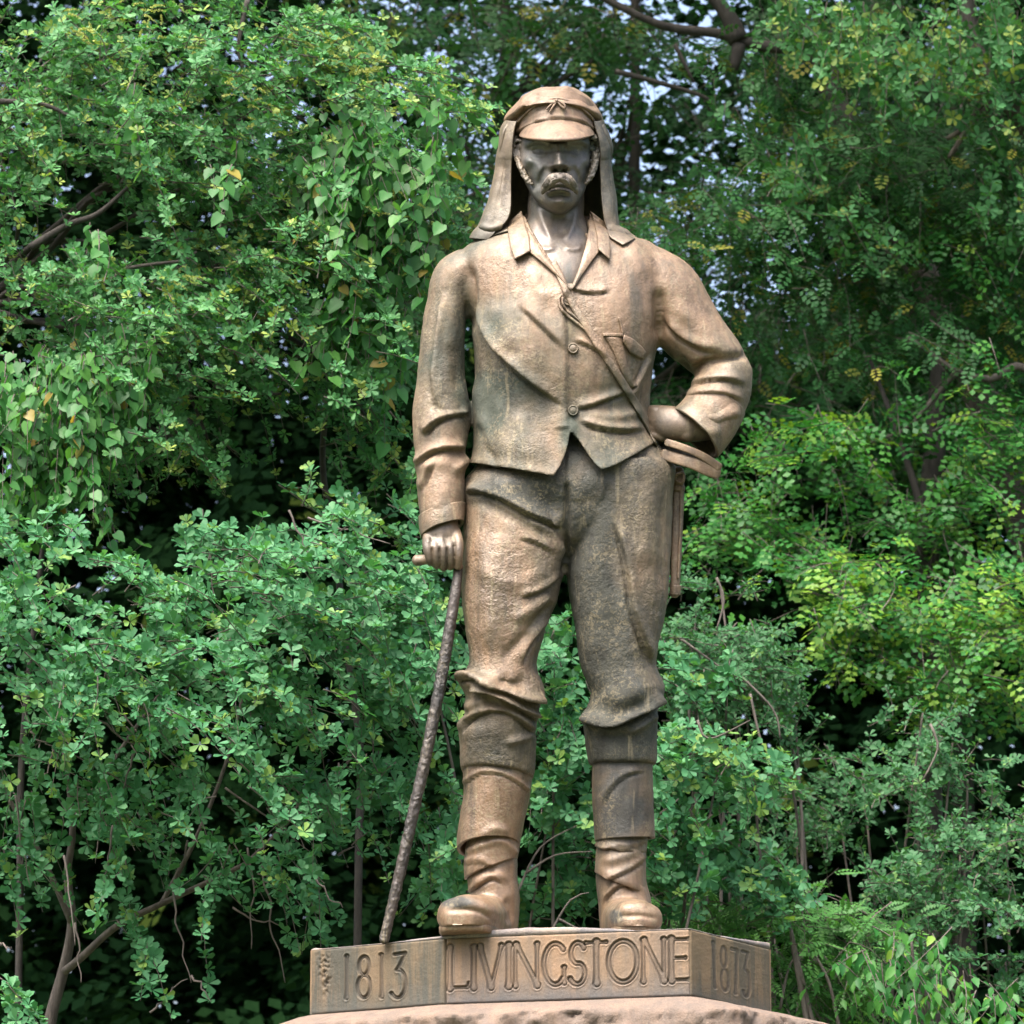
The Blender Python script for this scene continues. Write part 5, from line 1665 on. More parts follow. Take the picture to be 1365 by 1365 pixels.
# --- 2. lower tree in front of it, rounder leaves, dark hollow beneath
rgB = np.random.default_rng(21)
padsB = [(45, 715, 80, 30, -.2, .6, .0, 1.2), (110, 730, 60, 28, -.3, .8, .0, 1.1), (30, 790, 60, 50, -.1, .4, .2), (200, 770, 60, 30, 0, .3, -.2), (300, 720, 60, 30, 0, .5, -.2), (330, 760, 80, 40, -.1, .7, -.1), (430, 660, 45, 16, .05, .9, -.1, 1.1, .3), (470, 672, 25, 14, .05, 1, .2, .9, .3),
         (430, 710, 70, 40, .1, .8, .1, .8), (520, 720, 50, 50, .3, .5, .2), (110, 820, 90, 50, -.2, .5, .1), (220, 810, 90, 50, -.2, .6, .0), (330, 800, 100, 45, -.2, .7, .1), (440, 800, 90, 50, -.1, .7, .1), (530, 790, 60, 60, .1, .6, .2), (60, 880, 70, 60, -.2, .4, .3), (170, 890, 90, 50, -.3, .5, .2),
         (280, 870, 100, 50, -.3, .6, .2), (390, 880, 100, 50, -.2, .7, .3), (500, 880, 70, 60, 0, .5, .3), (570, 900, 40, 80, .2, .3, .3), (100, 940, 50, 40, -.4, .3, .6), (210, 940, 60, 30, -.4, .7, .5), (270, 955, 45, 25, -.45, .8, .5), (320, 1000, 30, 30, -.45, .6, .8), (345, 1045, 18, 25, -.45, .4, .9), (395, 930, 60, 40, -.3, .6, .5), (430, 975, 25, 30, -.3, .4, .8),
         (50, 1030, 60, 40, .2, .3, .6, .8), (120, 1050, 60, 40, .1, .3, .7), (200, 1010, 70, 40, .2, .4, .6, .7), (30, 1120, 50, 40, .2, .3, .7, .7), (110, 1110, 60, 30, .1, .3, .7, .9), (170, 1120, 50, 40, .1, .4, .8), (150, 1180, 30, 25, .1, .5, .8, .7), (170, 1230, 22, 30, 0, .4, .9, .9), (200, 1275, 12, 16, 0, .3, 1, 1),
         (270, 1080, 50, 40, 0, .4, .7), (280, 1150, 22, 40, -.1, .2, 1, .9), (277, 1220, 14, 35, -.1, .1, 1, .9), (300, 1130, 25, 30, -.1, .3, .9, .8), (410, 1050, 50, 40, .1, .5, .6), (440, 1070, 25, 30, .1, .4, .8), (380, 1170, 45, 30, .05, .5, .7), (425, 1200, 22, 20, .05, .4, .8), (360, 1110, 40, 30, .1, .4, .7, .6),
         (500, 990, 40, 50, .2, .3, .5), (540, 1050, 40, 40, .2, .3, .6), (520, 1120, 25, 30, .2, .2, .8), (490, 1010, 25, 40, .2, .2, .8), (580, 1100, 40, 60, .3, .1, .6), (10, 1320, 20, 30, -.3, .5, .5), (-60, 900, 60, 200, 0, -.2, .3, .5)]
tB = tree_root('small_tree', 70, 2.2, 'low spreading tree at bottom left with round-leaved drooping sprays over a dark hollow')
padsB = [p[:7] + ((p[7] if len(p) > 7 else 1.0) * (.62 if p[1] > 1000 else 1.0),) + p[8:] for p in padsB]
foB, twB = grow(padsB, 1.4, rgB, 'rosette', .034, .041, 78, per=7, dens=4.0, open_=.42, var=.38, thick=.5, young=.05, tipy=.2, droop=.4, spread=.38, holes=.08)
finish(tB, foB, tpl_obovate(.27), ML_B, twB, 300)
bx, by = at(66, 1365, 2.2), at(88, 1280, 2.2)
wood('trunk', [(tB.location[0], 2.2, 0.0), bx, by, at(96, 1225, 2.18), at(90, 1165, 2.15), at(97, 1100, 2.1), at(85, 1000, 2.0)], np.array([.07, .024, .02, .017, .015, .012, .008]), None, M_BARK, tB, 14)
for pts, r in [([(86, 1295), (110, 1275), (155, 1235), (215, 1205), (300, 1165), (330, 1150)], .016), ([(95, 1230), (60, 1150), (20, 1080), (-20, 1000)], .012), ([(215, 1205), (260, 1120), (300, 1020), (330, 900)], .010), ([(100, 1090), (160, 1000), (230, 900)], .010), ([(330, 1150), (400, 1080), (480, 1000)], .009)]:
    wood('branch', [at(x, y, 2.15 - i * .06) for i, (x, y) in enumerate(pts)], r, r * .5, M_BARK, tB, 10, .05)
rgT = np.random.default_rng(33)
bare = []
for (x0, y0, x1, y1) in [(40, 975, 72, 1000), (72, 1000, 60, 1035), (130, 960, 200, 1005), (165, 950, 195, 1010), (150, 1100, 140, 1180), (85, 1140, 100, 1260), (100, 1230, 108, 1310), (230, 1180, 255, 1310), (255, 1300, 282, 1335), (200, 1350, 250, 1305), (330, 1130, 335, 1265), (310, 1210, 375, 1235), (350, 1160, 380, 1310), (380, 1060, 420, 1095), (250, 1120, 230, 1200), (420, 1170, 457, 1210), (300, 1050, 420, 1140), (450, 1140, 490, 1110), (20, 1060, 40, 1180), (160, 860, 120, 960), (180, 1000, 150, 1080), (290, 850, 300, 900), (385, 680, 420, 760), (410, 690, 520, 725), (280, 740, 285, 800), (0, 1258, 15, 1262)]:
    t = np.linspace(0, 1, 8)
    wob = rgT.normal(0, 3.5, (8, 2)) * np.sin(np.pi * t)[:, None]
    bare.append(at(x0 + (x1 - x0) * t + wob[:, 0], y0 + (y1 - y0) * t + wob[:, 1], np.full(8, 1.2 + rgT.uniform(-.2, .5))))
for q in bare:
    wood('bare_twig', q, .0042, .0016, M_TWIG, tB, 6, .03)

# --- 3. climbers with heart-shaped leaves draped over the left tree
rgV = np.random.default_rng(41)
padsV = [(480, 160, 40, 25, -.1, .5, .5), (530, 200, 50, 40, -.1, .4, .6), (590, 140, 35, 25, -.1, .8, .3, .8), (470, 210, 50, 50, -.1, .1, .9), (430, 240, 40, 30, -.1, .1, .9), (500, 270, 40, 50, 0, .1, .9), (545, 290, 30, 50, 0, .1, .9), (480, 350, 50, 40, 0, .1, .9), (470, 410, 50, 40, 0, .0, 1, .9), (505, 430, 35, 50, 0, .1, 1), (300, 220, 25, 20, -.15, .2, .9, .8), (190, 140, 30, 20, -.15, .1, .9, .6), (130, 325, 16, 12, -.2, .2, .8)]
vA = tree_root('climber', 470, 1.6, 'heart-leaved climber draped over the right edge of the blue-green tree beside the cap', 'climber')
foV, twV = grow(padsV, 1.75, rgV, 'alt', .056, .04, 80, dens=2.6, area=800, thick=.25, young=.018, tipy=.03, droop=.8, spread=.35, hang=.75)
finish(vA, foV, tpl_heart(), ML_V, twV, 150)
wood('stem', [np.array(vA.location), at(480, 1000, 2.6), at(430, 600, 2.5), at(480, 300, 2.0), at(500, 180, 1.8)], .018, .006, M_BARKD, vA, 8)
padsW = [(40, 510, 50, 40, -.1, 0, 1), (110, 520, 60, 40, -.1, 0, 1), (50, 570, 50, 40, -.1, 0, 1), (110, 590, 40, 40, -.05, 0, 1), (20, 640, 30, 40, 0, 0, 1, .9), (70, 650, 30, 30, 0, 0, 1, .8), (165, 475, 40, 30, -.1, .2, .9)]
vB = tree_root('climber', 40, 1.3, 'curtain of heart-shaped leaves hanging at the left edge beneath the blue-green tree', 'climber')
foW, twW = grow(padsW, 1.6, rgV, 'alt', .050, .036, 70, dens=3.0, area=800, thick=.2, young=.015, tipy=.02, droop=.9, spread=.3, hang=.8)
finish(vB, foW, tpl_heart(), ML_V, twW, 150)
wood('stem', [np.array(vB.location), at(30, 1000, 1.9), at(60, 700, 1.9), at(80, 500, 1.75)], .016, .006, M_BARKD, vB, 8)

# --- 4. shrub behind the legs
rgG = np.random.default_rng(51)
padsG = [(740, 860, 30, 40, 0, .2, -.2), (745, 920, 35, 50, 0, .2, .1), (740, 1000, 40, 50, 0, .3, .2), (735, 1070, 35, 40, .05, .3, .2), (590, 1170, 40, 40, .1, .2, .4, .7), (770, 1110, 30, 40, .2, .2, .2, .8), (560, 830, 40, 50, .3, .2, .1), (580, 780, 40, 40, .4, .2, .0),
         (900, 1000, 50, 25, 0, .7, .0), (960, 1010, 50, 25, 0, .8, .1, 1, .25), (1010, 1035, 30, 20, 0, .8, .2, .9, .25), (890, 1050, 40, 35, .1, .4, .2), (900, 1100, 50, 25, .05, .8, .1), (880, 1130, 40, 40, .1, .4, .4, .8), (940, 1050, 50, 30, .2, .5, .3, .7), (930, 900, 60, 40, .3, .3, .1, .7), (720, 1185, 40, 40, .3, .2, .3, .6), (775, 1190, 30, 40, .3, .1, .3, .6), (905, 1165, 50, 35, .2, .3, .3, .8), (965, 1140, 50, 40, .3, .3, .3, .8), (1020, 1165, 50, 40, .3, .3, .3, .7)]
tG = tree_root('shrub', 800, 2.4, 'round-leaved shrub seen between and just right of the statue\'s shins', 'shrub')
foG, twG = grow(padsG, 2.2, rgG, 'rosette', .038, .043, 68, per=7, var=.35, dens=3.8, thick=.3, young=.05, tipy=.25, droop=.25)
finish(tG, foG, tpl_obovate(.29), ML_B, twG, 200)
gb = np.array(tG.location)
for i, p in enumerate(padsG[::3]):
    wood('stem', limb_path(gb + [0.03 * i - .2, 0.1, 0], at(p[0], p[1], 2.3 + p[4]), .02, .08, 9, 300 + i), .016, .004, M_BARK, tG, 7, .1)
for pts in [[(700, 1165), (740, 1140), (790, 1135)], [(730, 1250), (760, 1200), (785, 1190)], [(745, 1225), (775, 1240), (800, 1245)], [(690, 1190), (720, 1130), (770, 1100)], [(880, 1085), (905, 1065)], [(930, 960), (945, 985), (1000, 960)]]:
    wood('bare_twig', [at(x, y, 2.0) for x, y in pts], .005, .002, M_TWIG, tG, 6, .04)

# --- 5. grey-green bush just right of the statue
rgH = np.random.default_rng(61)
padsH = [(930, 800, 40, 30, 0, .3, -.3), (970, 840, 60, 40, 0, .5, -.2), (920, 860, 50, 40, .1, .3, .0), (990, 900, 60, 40, .1, .5, .1), (930, 930, 60, 40, .1, .3, .1), (1030, 930, 50, 40, .2, .5, .2), (1010, 870, 40, 30, .1, .6, .0), (960, 780, 50, 20, .2, .5, -.2, .6), (1060, 960, 40, 30, .2, .5, .2, .7)]
tH = tree_root('bush', 960, 3.4, 'fine-leaved grey-green bush at the height of the statue\'s right-hand knee and thigh', 'bush')
foH, twH = grow(padsH, 3.0, rgH, 'rosette', .027, .030, 62, per=5, dens=7, thick=.4, young=.03, tipy=.1, droop=.25, holes=.12)
finish(tH, foH, tpl_obovate(.27), ML_F, twH, 0)
for i, p in enumerate(padsH):
    wood('stem', limb_path(np.array(tH.location) + [0.03 * i - .1, 0, 0], at(p[0], p[1], 3.1 + p[4]), .02, .08, 9, 400 + i), .02, .004, M_BARK, tH, 7, .1)
for pts in [[(905, 850), (940, 875), (975, 900)], [(955, 770), (965, 800), (955, 840)], [(1000, 925), (1015, 990), (1030, 1010)], [(975, 890), (1030, 945), (1040, 985)]]:
    wood('bare_twig', [at(x, y, 2.7) for x, y in pts], .006, .003, M_TWIG, tH, 6, .04)

# --- 6. bright yellow-green sapling at right
rgE = np.random.default_rng(71)
padsE = [(1220, 255, 60, 25, .9, .4, .2, .7), (1290, 300, 60, 30, .9, .4, .2, .8), (1180, 300, 50, 25, .9, .4, .2, .7), (1330, 350, 50, 35, .8, .4, .2, .8), (1100, 740, 40, 20, -.2, .6, .2, 1, .5), (1150, 765, 60, 35, -.2, .3, .0, 1, .4), (1110, 800, 50, 30, -.2, .2, .2, 1, .5), (1190, 790, 70, 40, -.2, .4, .0, 1, .35), (1160, 840, 80, 40, -.1, .3, .2, 1, .3), (1250, 820, 70, 40, -.1, .5, .0, 1, .3), (1310, 790, 60, 40, 0, .5, .0, 1, .3), (1350, 850, 50, 50, 0, .5, .1, 1, .25), (1280, 870, 70, 40, -.1, .3, .2, 1, .3), (1250, 920, 40, 30, -.1, .2, .5, 1, .35), (1210, 880, 70, 40, -.1, .3, .3, 1, .25), (1340, 910, 40, 30, 0, .3, .2, .9, .4),
         (1060, 560, 50, 25, .3, .5, .1, .9, .2), (1110, 575, 50, 30, .3, .5, .1, .9, .15), (1010, 600, 40, 30, .3, .3, .2, .9, .15), (1080, 640, 60, 40, .4, .3, .2), (1150, 660, 60, 40, .4, .4, .2), (990, 660, 50, 40, .4, .3, .2, .9), (960, 640, 30, 40, .5, .3, .2, .8), (1050, 720, 60, 40, .3, .3, .2), (1210, 700, 60, 40, .5, .4, .1, .7), (960, 720, 50, 40, .5, .3, .2, .8), (1290, 640, 60, 50, .5, .4, .2, .9, .15), (1340, 570, 50, 50, .5, .4, .2, .9, .15), (1310, 720, 60, 40, .4, .4, .2, .9, .15), (1300, 480, 60, 40, .6, .4, .1, .8), (1240, 560, 60, 40, .6, .4, .1, .8), (1060, 800, 50, 50, .2, .3, .2, .8)]
tE = tree_root('sapling', 1235, 5.0, 'bright yellow-green sapling right of the statue with a thin dark trunk showing through', 'sapling')
foE, twE = grow(padsE, 4.5, rgE, 'alt', .095, .05, 78, dens=4.4, area=850, thick=.6, young=.08, tipy=.15, droop=.3, holes=.12, spread=.5, hang=.2)
finish(tE, foE, tpl_frond(3, .30, .40, .2, -.15), ML_E, twE, 0)
wood('trunk', [np.array(tE.location), at(1237, 1000, 5.2), at(1236, 800, 5.2), at(1234, 720, 5.2), at(1246, 600, 5.2), at(1250, 480, 5.2)], np.array([.08, .06, .055, .05, .05, .03]), None, M_BARKD, tE, 12)
for pts in [[(1236, 720), (1220, 650), (1190, 560), (1160, 480)], [(1240, 760), (1262, 700), (1300, 630)], [(1236, 800), (1180, 770), (1110, 760)], [(1240, 840), (1290, 800), (1340, 780)], [(1237, 860), (1190, 880), (1150, 860)]]:
    wood('branch', [at(x, y, 5.1) for x, y in pts], .022, .008, M_BARKD, tE, 8, .06)

# --- 7. dusty bush lower right
rgF = np.random.default_rng(81)
padsF = [(1230, 950, 60, 30, .2, .3, -.2), (1270, 990, 60, 40, .1, .3, .0), (1220, 1020, 60, 40, .2, .2, .1, .9), (1150, 1030, 60, 40, .4, .2, .2, .8), (1290, 1040, 60, 50, .2, .3, .1, .8), (1340, 1090, 50, 50, 0, .3, .0), (1280, 1140, 70, 50, -.1, .2, -.1), (1220, 1190, 70, 50, -.1, .1, .1), (1310, 1210, 70, 60, -.2, .3, .0), (1250, 1250, 70, 50, -.2, .2, .1), (1170, 1220, 50, 40, 0, .1, .1), (1340, 1280, 50, 40, -.2, .3, .1), (1120, 1090, 60, 40, .6, .2, .2, .7), (1060, 1050, 60, 40, .6, .2, .2, .7), (1010, 1110, 60, 40, .6, .2, .2, .7)]
tF = tree_root('bush', 1290, 3.6, 'dusty grey-green bush with tiny leaves filling the lower right edge', 'bush')
foF, twF = grow(padsF, 3.3, rgF, 'rosette', .029, .032, 64, per=5, dens=6.5, thick=.5, young=.04, tipy=.1, droop=.2, holes=.12)
finish(tF, foF, tpl_obovate(.28), ML_F, twF, 0)
for i, p in enumerate(padsF):
    wood('stem', limb_path(np.array(tF.location) + [0.04 * i - .3, 0, 0], at(p[0], p[1], 3.4 + p[4]), .02, .08, 9, 500 + i), .018, .004, M_BARK, tF, 7, .1)
wood('bare_twig', [at(x, y, 3.0) for x, y in [(1240, 965), (1250, 990), (1246, 1010), (1230, 1040)]], .006, .003, M_TWIG, tF, 6)

# --- 8. ferny sapling and hanging leaves at the lower right corner
rgK = np.random.default_rng(91)
padsK = [(1050, 1215, 50, 25, 0, .5, .0), (1110, 1215, 60, 25, 0, .7, .0), (1000, 1215, 50, 25, .1, .3, .0), (940, 1220, 50, 20, .1, .2, .0), (1150, 1240, 50, 30, 0, .6, .1), (1070, 1260, 60, 30, .1, .4, .2), (1130, 1290, 60, 30, .1, .5, .2), (1060, 1320, 50, 30, .1, .3, .2), (1120, 1345, 60, 20, .2, .4, .2), (900, 1210, 50, 25, .2, .1, .1, .7)]
tK = tree_root('sapling', 1085, 3.0, 'feathery bright green sapling just right of the plinth with bare grey stems', 'sapling')
foK, twK = grow(padsK, 2.7, rgK, 'alt', .11, .06, 88, dens=3.2, thick=.3, young=.0, tipy=.05, droop=.3, spread=.4, hang=.15)
finish(tK, foK, tpl_frond(7, .17, .30, .5, -.25), ML_K, twK, 60, 'frond')
for pts, r in [([(1085, 1420), (1070, 1330), (1058, 1270), (1055, 1240)], .012), ([(1092, 1400), (1066, 1290), (1045, 1200)], .010), ([(1040, 1345), (1050, 1295), (1062, 1270)], .006), ([(1130, 1420), (1105, 1310), (1085, 1270)], .008)]:
    wood('stem', [at(x, y, 2.6) for x, y in pts], r, r * .6, M_TWIG, tK, 8, .04)
wood('stem', [np.array(tK.location), at(1090, 1500, 2.65), at(1088, 1420, 2.6)], .02, .012, M_TWIG, tK, 8)
padsL = [(1220, 1250, 40, 25, 0, .2, .5), (1170, 1290, 50, 30, 0, .2, .5), (1210, 1330, 50, 30, 0, .2, .6), (1290, 1330, 60, 30, 0, .3, .5), (1250, 1300, 40, 30, .1, .3, .5, .8), (1340, 1340, 30, 25, 0, .3, .5)]
tL = tree_root('seedling', 1230, 2.4, 'young plant with drooping pointed leaves in the bottom right corner', 'plant')
foL, twL = grow(padsL, 2.3, rgK, 'alt', .058, .04, 75, dens=2.6, thick=.25, young=.04, tipy=.1, droop=.5, spread=.4, hang=.8)
finish(tL, foL, tpl_lance(), ML_E, twL, 100)
wood('stem', [np.array(tL.location), at(1225, 1450, 2.4), at(1220, 1330, 2.4), at(1215, 1250, 2.35)], .016, .005, M_TWIG, tL, 8)

# --- 9. tall tree at upper right, fine leaves, big boughs
rgC = np.random.default_rng(101)
padsC = [(1050, 60, 60, 50, 0, .3, .4, .7), (1290, 100, 70, 40, -.3, .3, .4, .7, .15), (960, 90, 60, 40, .3, .2, .3, .5), (1000, 190, 70, 40, 0, .3, .3, .8), (1080, 160, 70, 50, 0, .3, .4, .8), (1130, 230, 80, 50, 0, .3, .3, .9), (1040, 250, 80, 40, -.1, .4, .3, .9),
         (930, 270, 70, 30, -.1, .5, .1, .9), (880, 300, 60, 25, -.1, .5, .0, .9), (900, 330, 50, 30, 0, .4, .2, .7), (990, 310, 70, 30, 0, .4, .2, .8), (1090, 300, 70, 40, 0, .4, .3, .8), (1200, 200, 70, 60, .2, .3, .3, .9), (1290, 250, 80, 50, .2, .4, .2, 1), (1340, 330, 50, 50, .2, .4, .2, .9), (1230, 300, 70, 40, .2, .3, .3, .8), (1180, 370, 80, 40, .3, .3, .3, .7), (1080, 370, 70, 40, .3, .3, .3, .5), (1300, 410, 70, 50, .1, .4, .3, .8), (1240, 430, 60, 30, -.2, .4, .3, 1), (1180, 460, 70, 25, -.1, .5, .1, .9), (1130, 470, 60, 25, -.1, .5, .1, .8), (1050, 440, 60, 40, .4, .3, .3, .5), (1000, 400, 50, 40, .4, .3, .3, .4), (1340, 170, 50, 60, 0, .3, .3, .8), (1340, 470, 40, 50, .1, .3, .3, .8),
         (1100, -80, 250, 80, 0, .2, .2, .35), (1330, -80, 150, 80, 0, .2, .2, .35), (1430, 250, 70, 250, 0, .3, .3, .4)]
tC = tree_root('tall_tree', 1480, 7.2, 'tall fine-leaved tree at upper right with heavy dark boughs and yellowing top leaves')
foC, twC = grow(padsC, 5.6, rgC, 'alt', .085, .045, 78, dens=6.0, thick=.9, young=.05, tipy=.12, droop=.35, spread=.55, holes=.15, hang=.2)
finish(tC, foC, tpl_frond(4, .30, .42, .35, -.2), ML_C, twC, 0)
Yc = 7.4
wood('trunk', [np.array(tC.location), at(1440, 900, Yc), at(1290, 480, Yc), at(1170, 250, Yc), at(1108, 125, Yc), at(1085, 60, Yc), at(1030, 40, Yc)], np.array([.2, .13, .09, .07, .06, .055, .045]), None, M_BARKD, tC, 14)
for pts, r in [([(1060, 65), (1010, 60), (960, 45), (900, 38), (860, 25), (800, -5)], .03), ([(985, 55), (970, 20), (945, -10)], .05), ([(985, 60), (978, 95)], .035), ([(1080, 70), (1105, 50), (1120, 20)], .02), ([(820, 95), (870, 108), (940, 130), (960, 155)], .014), ([(900, 60), (925, 110)], .012)]:
    wood('branch', [at(x, y, 5.3) for x, y in pts], r, r * .55, M_BARKD, tC, 10, .05)
tD = tree_root('leaning_tree', 1390, 5.2, 'bare-limbed tree leaning in from the right edge with forked grey branches')
for pts, r in [([(1440, 330), (1365, 160), (1330, 120), (1300, 60), (1290, 0), (1300, -80)], .055), ([(1330, 130), (1310, 150), (1280, 175), (1262, 185)], .02), ([(1318, 120), (1290, 170), (1265, 210)], .02), ([(1330, 125), (1355, 110), (1380, 100)], .02), ([(1300, 110), (1270, 95), (1210, 115)], .012), ([(1420, 560), (1365, 490), (1320, 505), (1275, 495), (1240, 470), (1210, 450)], .022), ([(1275, 495), (1245, 530), (1210, 570), (1160, 590)], .014), ([(1275, 495), (1272, 470)], .008)]:
    wood('branch', [at(x, y, 5.0) for x, y in pts], r, r * .5, M_BARK, tD, 10, .04)
wood('trunk', [np.array(tD.location), at(1450, 900, 5.2), at(1430, 560, 5.1), at(1440, 330, 5.0)], np.array([.2, .12, .09, .07]), None, M_BARK, tD, 12)
padsD = [(1080, 20, 60, 30, .2, .2, .8, 1, .2), (1140, 40, 70, 40, .1, .3, .8, 1.1, .3), (1220, 50, 70, 45, .0, .3, .8, 1.1, .25), (1300, 40, 60, 40, .0, .3, .8, 1.1, .25), (1180, 100, 50, 30, .1, .3, .9, .9, .25), (1120, 85, 40, 35, .2, .1, 1, .8, .3), (1350, 20, 40, 40, .1, .3, .7, 1, .2), (1060, 200, 40, 40, .3, .2, .9, .6), (1100, 290, 60, 20, .3, .5, .4, .7), (980, 130, 40, 30, .4, .1, .9, .5, .2), (1300, 130, 60, 40, .1, .2, .3, .5), (1350, 60, 50, 50, .1, .2, .3, .6), (1340, 250, 50, 60, .1, .2, .4, .6), (1430, 200, 70, 200, .1, .2, .3, .4)]
foD, twD = grow(padsD, 4.6, rgC, 'rosette', .043, .05, 70, per=5, dens=2.8, thick=.5, young=.06, tipy=.15, droop=.5, spread=.4, upbias=.5)
finish(tD, foD, tpl_obovate(.27), ML_A, twD, 0)

# --- 10. trees standing further back, behind the cap and behind everything
def back_tree(px, Y, pads, mat, label, leaf, dens, seed, tpl, spacing=.11, length=75):
    rg_ = np.random.default_rng(seed)
    r_ = tree_root('background_tree', px, Y + .4, label, 'tree', 'trees behind the statue')
    fo, tw = grow(pads, Y, rg_, 'alt', leaf, spacing, length, dens=dens, thick=1.4, young=.04, tipy=.08, droop=.35, spread=.6, hang=.3)
    finish(r_, fo, tpl, mat, tw, 0, twig_r=.006)
    top = at(px + 20, -260, Y + .4)
    wood('trunk', [np.array(r_.location), (np.array(r_.location) + top) / 2, top], np.array([.14, .06, .02]), None, M_BARKD, r_, 12)
    rg2 = np.random.default_rng(seed + 1)
    for i in range(7):
        p = pads[int(rg2.integers(0, len(pads)))]
        s0 = at(px + rg2.uniform(-10, 10), p[1] + 120, Y + .4)
        wood('branch', limb_path(s0, at(p[0], p[1], Y), .06, .1, 9, seed * 7 + i), .022, .008, M_BARKD, r_, 8, .1)
    return r_


FR = tpl_frond(4, .27, .42, .3, -.2)
back_tree(655, 9.0, [(480, 30, 80, 50, 0, .2, .2, .55), (590, 30, 70, 40, 0, .2, .2, .6), (700, 30, 80, 40, 0, .2, .2, .9), (790, 40, 60, 40, 0, .2, .2, .9), (560, 90, 60, 30, 0, .2, .2, .18), (650, 100, 60, 40, 0, .2, .2, .3), (620, 190, 40, 50, 0, .2, .2, .7), (600, 300, 60, 60, 0, .1, .3, .9), (570, 400, 50, 60, 0, .1, .3, 1), (640, 250, 50, 40, 0, .1, .3, .8), (850, 60, 60, 50, 0, .2, .3, .6)], ML_C, 'loose-leaved background tree showing bright sky specks left of the cap', .14, 5.0, 201, FR)
back_tree(828, 10.0, [(840, 130, 60, 30, 0, .2, .2, .12), (830, 200, 40, 50, 0, .2, .2, .25), (860, 240, 50, 40, 0, .2, .2, .3), (920, 220, 60, 30, 0, .2, .2, .25), (960, 150, 60, 40, 0, .2, .2, .4), (860, 340, 60, 40, 0, .1, .3, .7), (950, 350, 70, 30, 0, .1, .3, .7), (920, 410, 60, 40, 0, .1, .3, .4), (990, 420, 60, 50, 0, .1, .3, .35), (1000, 500, 60, 40, 0, .1, .3, .8), (1090, 420, 60, 60, 0, .1, .3, .6), (1050, 500, 60, 40, 0, .1, .3, .8), (1150, 520, 70, 40, 0, .1, .3, .9), (900, 560, 40, 60, 0, .1, .3, 1)], ML_D, 'dark background tree showing bright sky specks right of the cap and raised elbow', .14, 4.6, 211, FR)
back_tree(1260, 10.5, [(1100, 200, 70, 60, 0, .2, .2, .7), (1180, 150, 80, 60, 0, .2, .2, .7), (1290, 330, 90, 60, 0, .2, .2, 1), (1200, 300, 80, 60, 0, .2, .2, .9), (1340, 240, 60, 60, 0, .2, .2, .8), (1280, 150, 80, 50, 0, .2, .2, .6), (1200, 420, 90, 60, 0, .2, .2, 1), (1310, 430, 80, 60, 0, .2, .2, 1), (1280, 540, 90, 60, 0, .2, .2, 1), (1160, 600, 80, 60, 0, .2, .2, 1), (1040, 60, 80, 60, 0, .2, .2, .5), (1200, 50, 90, 60, 0, .2, .2, .6), (1340, 80, 60, 60, 0, .2, .2, .6)], ML_D, 'dark background tree behind the leaning forked branches at far right', .15, 5.0, 221, FR)

# --- 11. the wood beyond, one dark mass of leaves
rgW = np.random.default_rng(231)
padsZ = []
for gy in range(560, 1420, 95):
    for gx in range(-120, 1500, 120):
        padsZ.append((gx + rgW.uniform(-30, 30), gy + rgW.uniform(-25, 25), 85, 70, rgW.uniform(-.8, .8), rgW.uniform(-.3, .3), .2, 1.1))
for gx in range(-120, 520, 110):
    for gy in range(-60, 560, 100):
        padsZ.append((gx + rgW.uniform(-30, 30), gy + rgW.uniform(-25, 25), 80, 65, rgW.uniform(-.8, .8), rgW.uniform(-.3, .3), .2, .8 if gx < 300 else .6))
for gx in range(520, 1500, 110):
    for gy in range(430, 560, 70):
        padsZ.append((gx + rgW.uniform(-30, 30), gy + rgW.uniform(-25, 25), 80, 60, rgW.uniform(-.8, .8), rgW.uniform(-.3, .3), .2, .7))
for gx in range(500, 1500, 100):                          # thin, broken cover where bright sky glints through
    for gy in range(-40, 440, 90):
        padsZ.append((gx + rgW.uniform(-30, 30), gy + rgW.uniform(-25, 25), 75, 65, rgW.uniform(-.8, .8), rgW.uniform(-.3, .3), .2, .22 if 440 < gx < 1060 else .6))
for gx in list(range(-480, -120, 120)) + list(range(1500, 1900, 120)):   # the wood goes on to both sides
    for gy in range(0, 1420, 120):
        padsZ.append((gx + rgW.uniform(-30, 30), gy + rgW.uniform(-25, 25), 85, 70, rgW.uniform(-.8, .8), rgW.uniform(-.3, .3), .2, .6))
foZ, twZ = grow(padsZ, 13.0, rgW, 'alt', .25, .13, 95, dens=2.2, thick=2.0, young=.01, tipy=.03, droop=.3, spread=.6, hang=.3)
wd_ = empty('woodland', (0, 13, 0), 'dark mass of woodland filling the gaps far behind the statue', 'woodland')
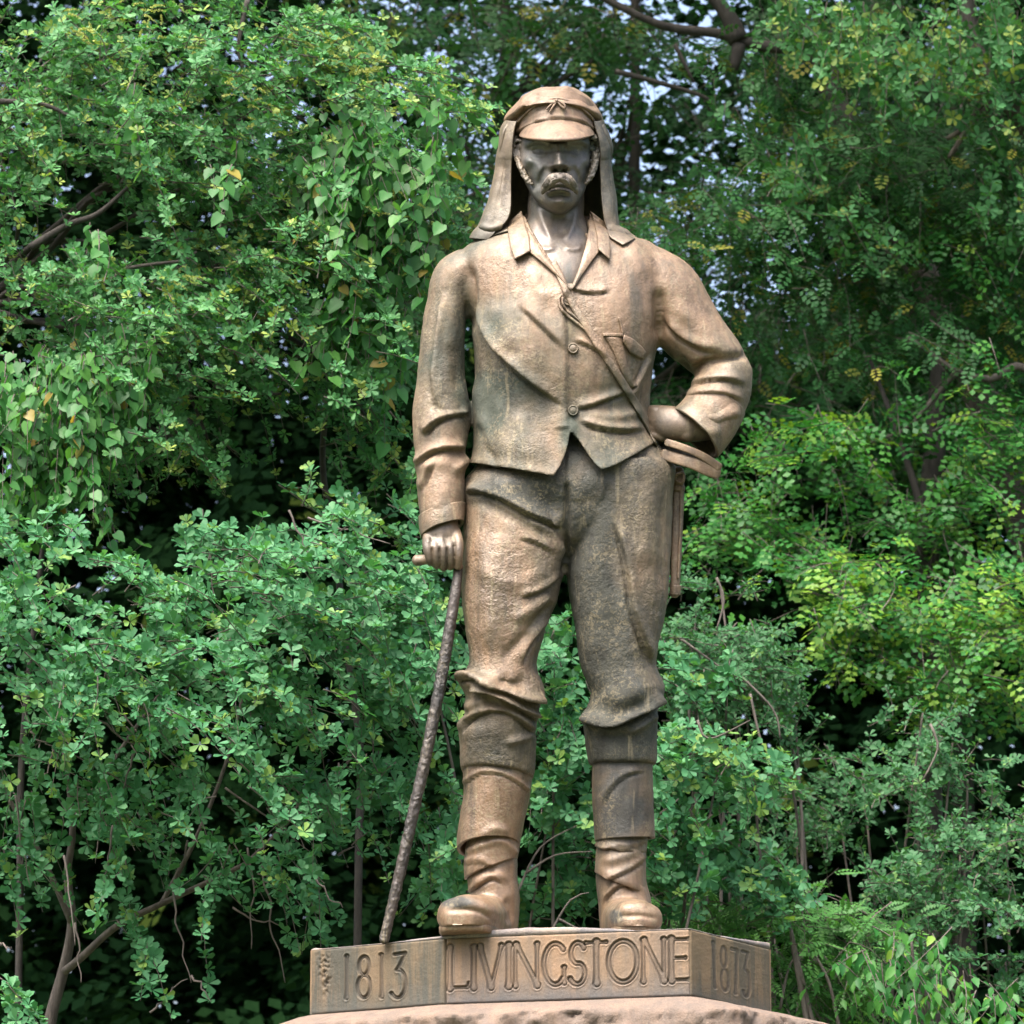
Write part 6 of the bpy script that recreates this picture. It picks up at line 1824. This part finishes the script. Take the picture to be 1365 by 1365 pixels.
finish(wd_, foZ, tpl_frond(3, .34, .46, .2, -.2), ML_W, None, 0, crown='foliage')
for i, x in enumerate([-200, 60, 330, 560, 830, 980, 1150, 1400]):
    p0 = at(x, 1500, 13.5); p0[2] = 0
    wood('trunk', [p0, at(x + 10, 1200, 13.5), at(x - 12, 800, 13.5), at(x + 8, 450, 13.5)], np.array([.16, .09, .05, .02]), None, M_BARKD, wd_, 10, .2)
n_ = 15000                                                        # unseen leaves added overhead to shade the wood behind
y_ = rgW.uniform(3.2, 15, n_)
z_ = CAMZ + (y_ + D) * math.tan(math.radians(21.3)) + .4 + rgW.uniform(0, 1, n_) ** 1.5 * 7
x_ = rgW.uniform(-11, 11, n_)
foU = Foliage()
dU_ = unit(rgW.normal(0, 1, (n_, 3)) * [1, 1, .5])
foU.add(np.stack([x_, y_, z_], -1), dU_, unit(np.cross(dU_, rgW.normal(0, 1, (n_, 3)))), rgW.uniform(.25, .5, n_), rgW.uniform(0, 1, n_), np.zeros(n_))
shade_canopy = link('foliage', leaves_mesh('foliage', foU.arrays(), tpl_simple(.36), np.array(wd_.location)), ML_D, wd_)
shade_canopy['kind'] = 'stuff'
n_ = 20000
a_ = rgW.uniform(math.radians(104), math.radians(436), n_)      # unseen ring of leaves added round the clearing to cut front light
r_ = rgW.uniform(27, 33, n_)
h_ = 15 * rgW.uniform(0, 1, n_) ** .8 + 1.5 * np.sin(a_ * 9)
foR = Foliage()
pR_ = np.stack([r_ * np.cos(a_), -4 + r_ * np.sin(a_), np.maximum(h_, .3)], -1)
dR_ = unit(rgW.normal(0, 1, (n_, 3)))
foR.add(pR_, dR_, unit(np.cross(dR_, rgW.normal(0, 1, (n_, 3)))), rgW.uniform(.6, 1.1, n_), rgW.uniform(0, 1, n_), np.zeros(n_))
shade_ring = link('foliage', leaves_mesh('foliage', foR.arrays(), tpl_simple(.36), np.array(wd_.location)), ML_D, wd_)
shade_ring['kind'] = 'stuff'
print('TRIS', sum(len(o.data.polygons) for o in bpy.data.objects if o.type == 'MESH'), 'objects', len(bpy.data.objects))
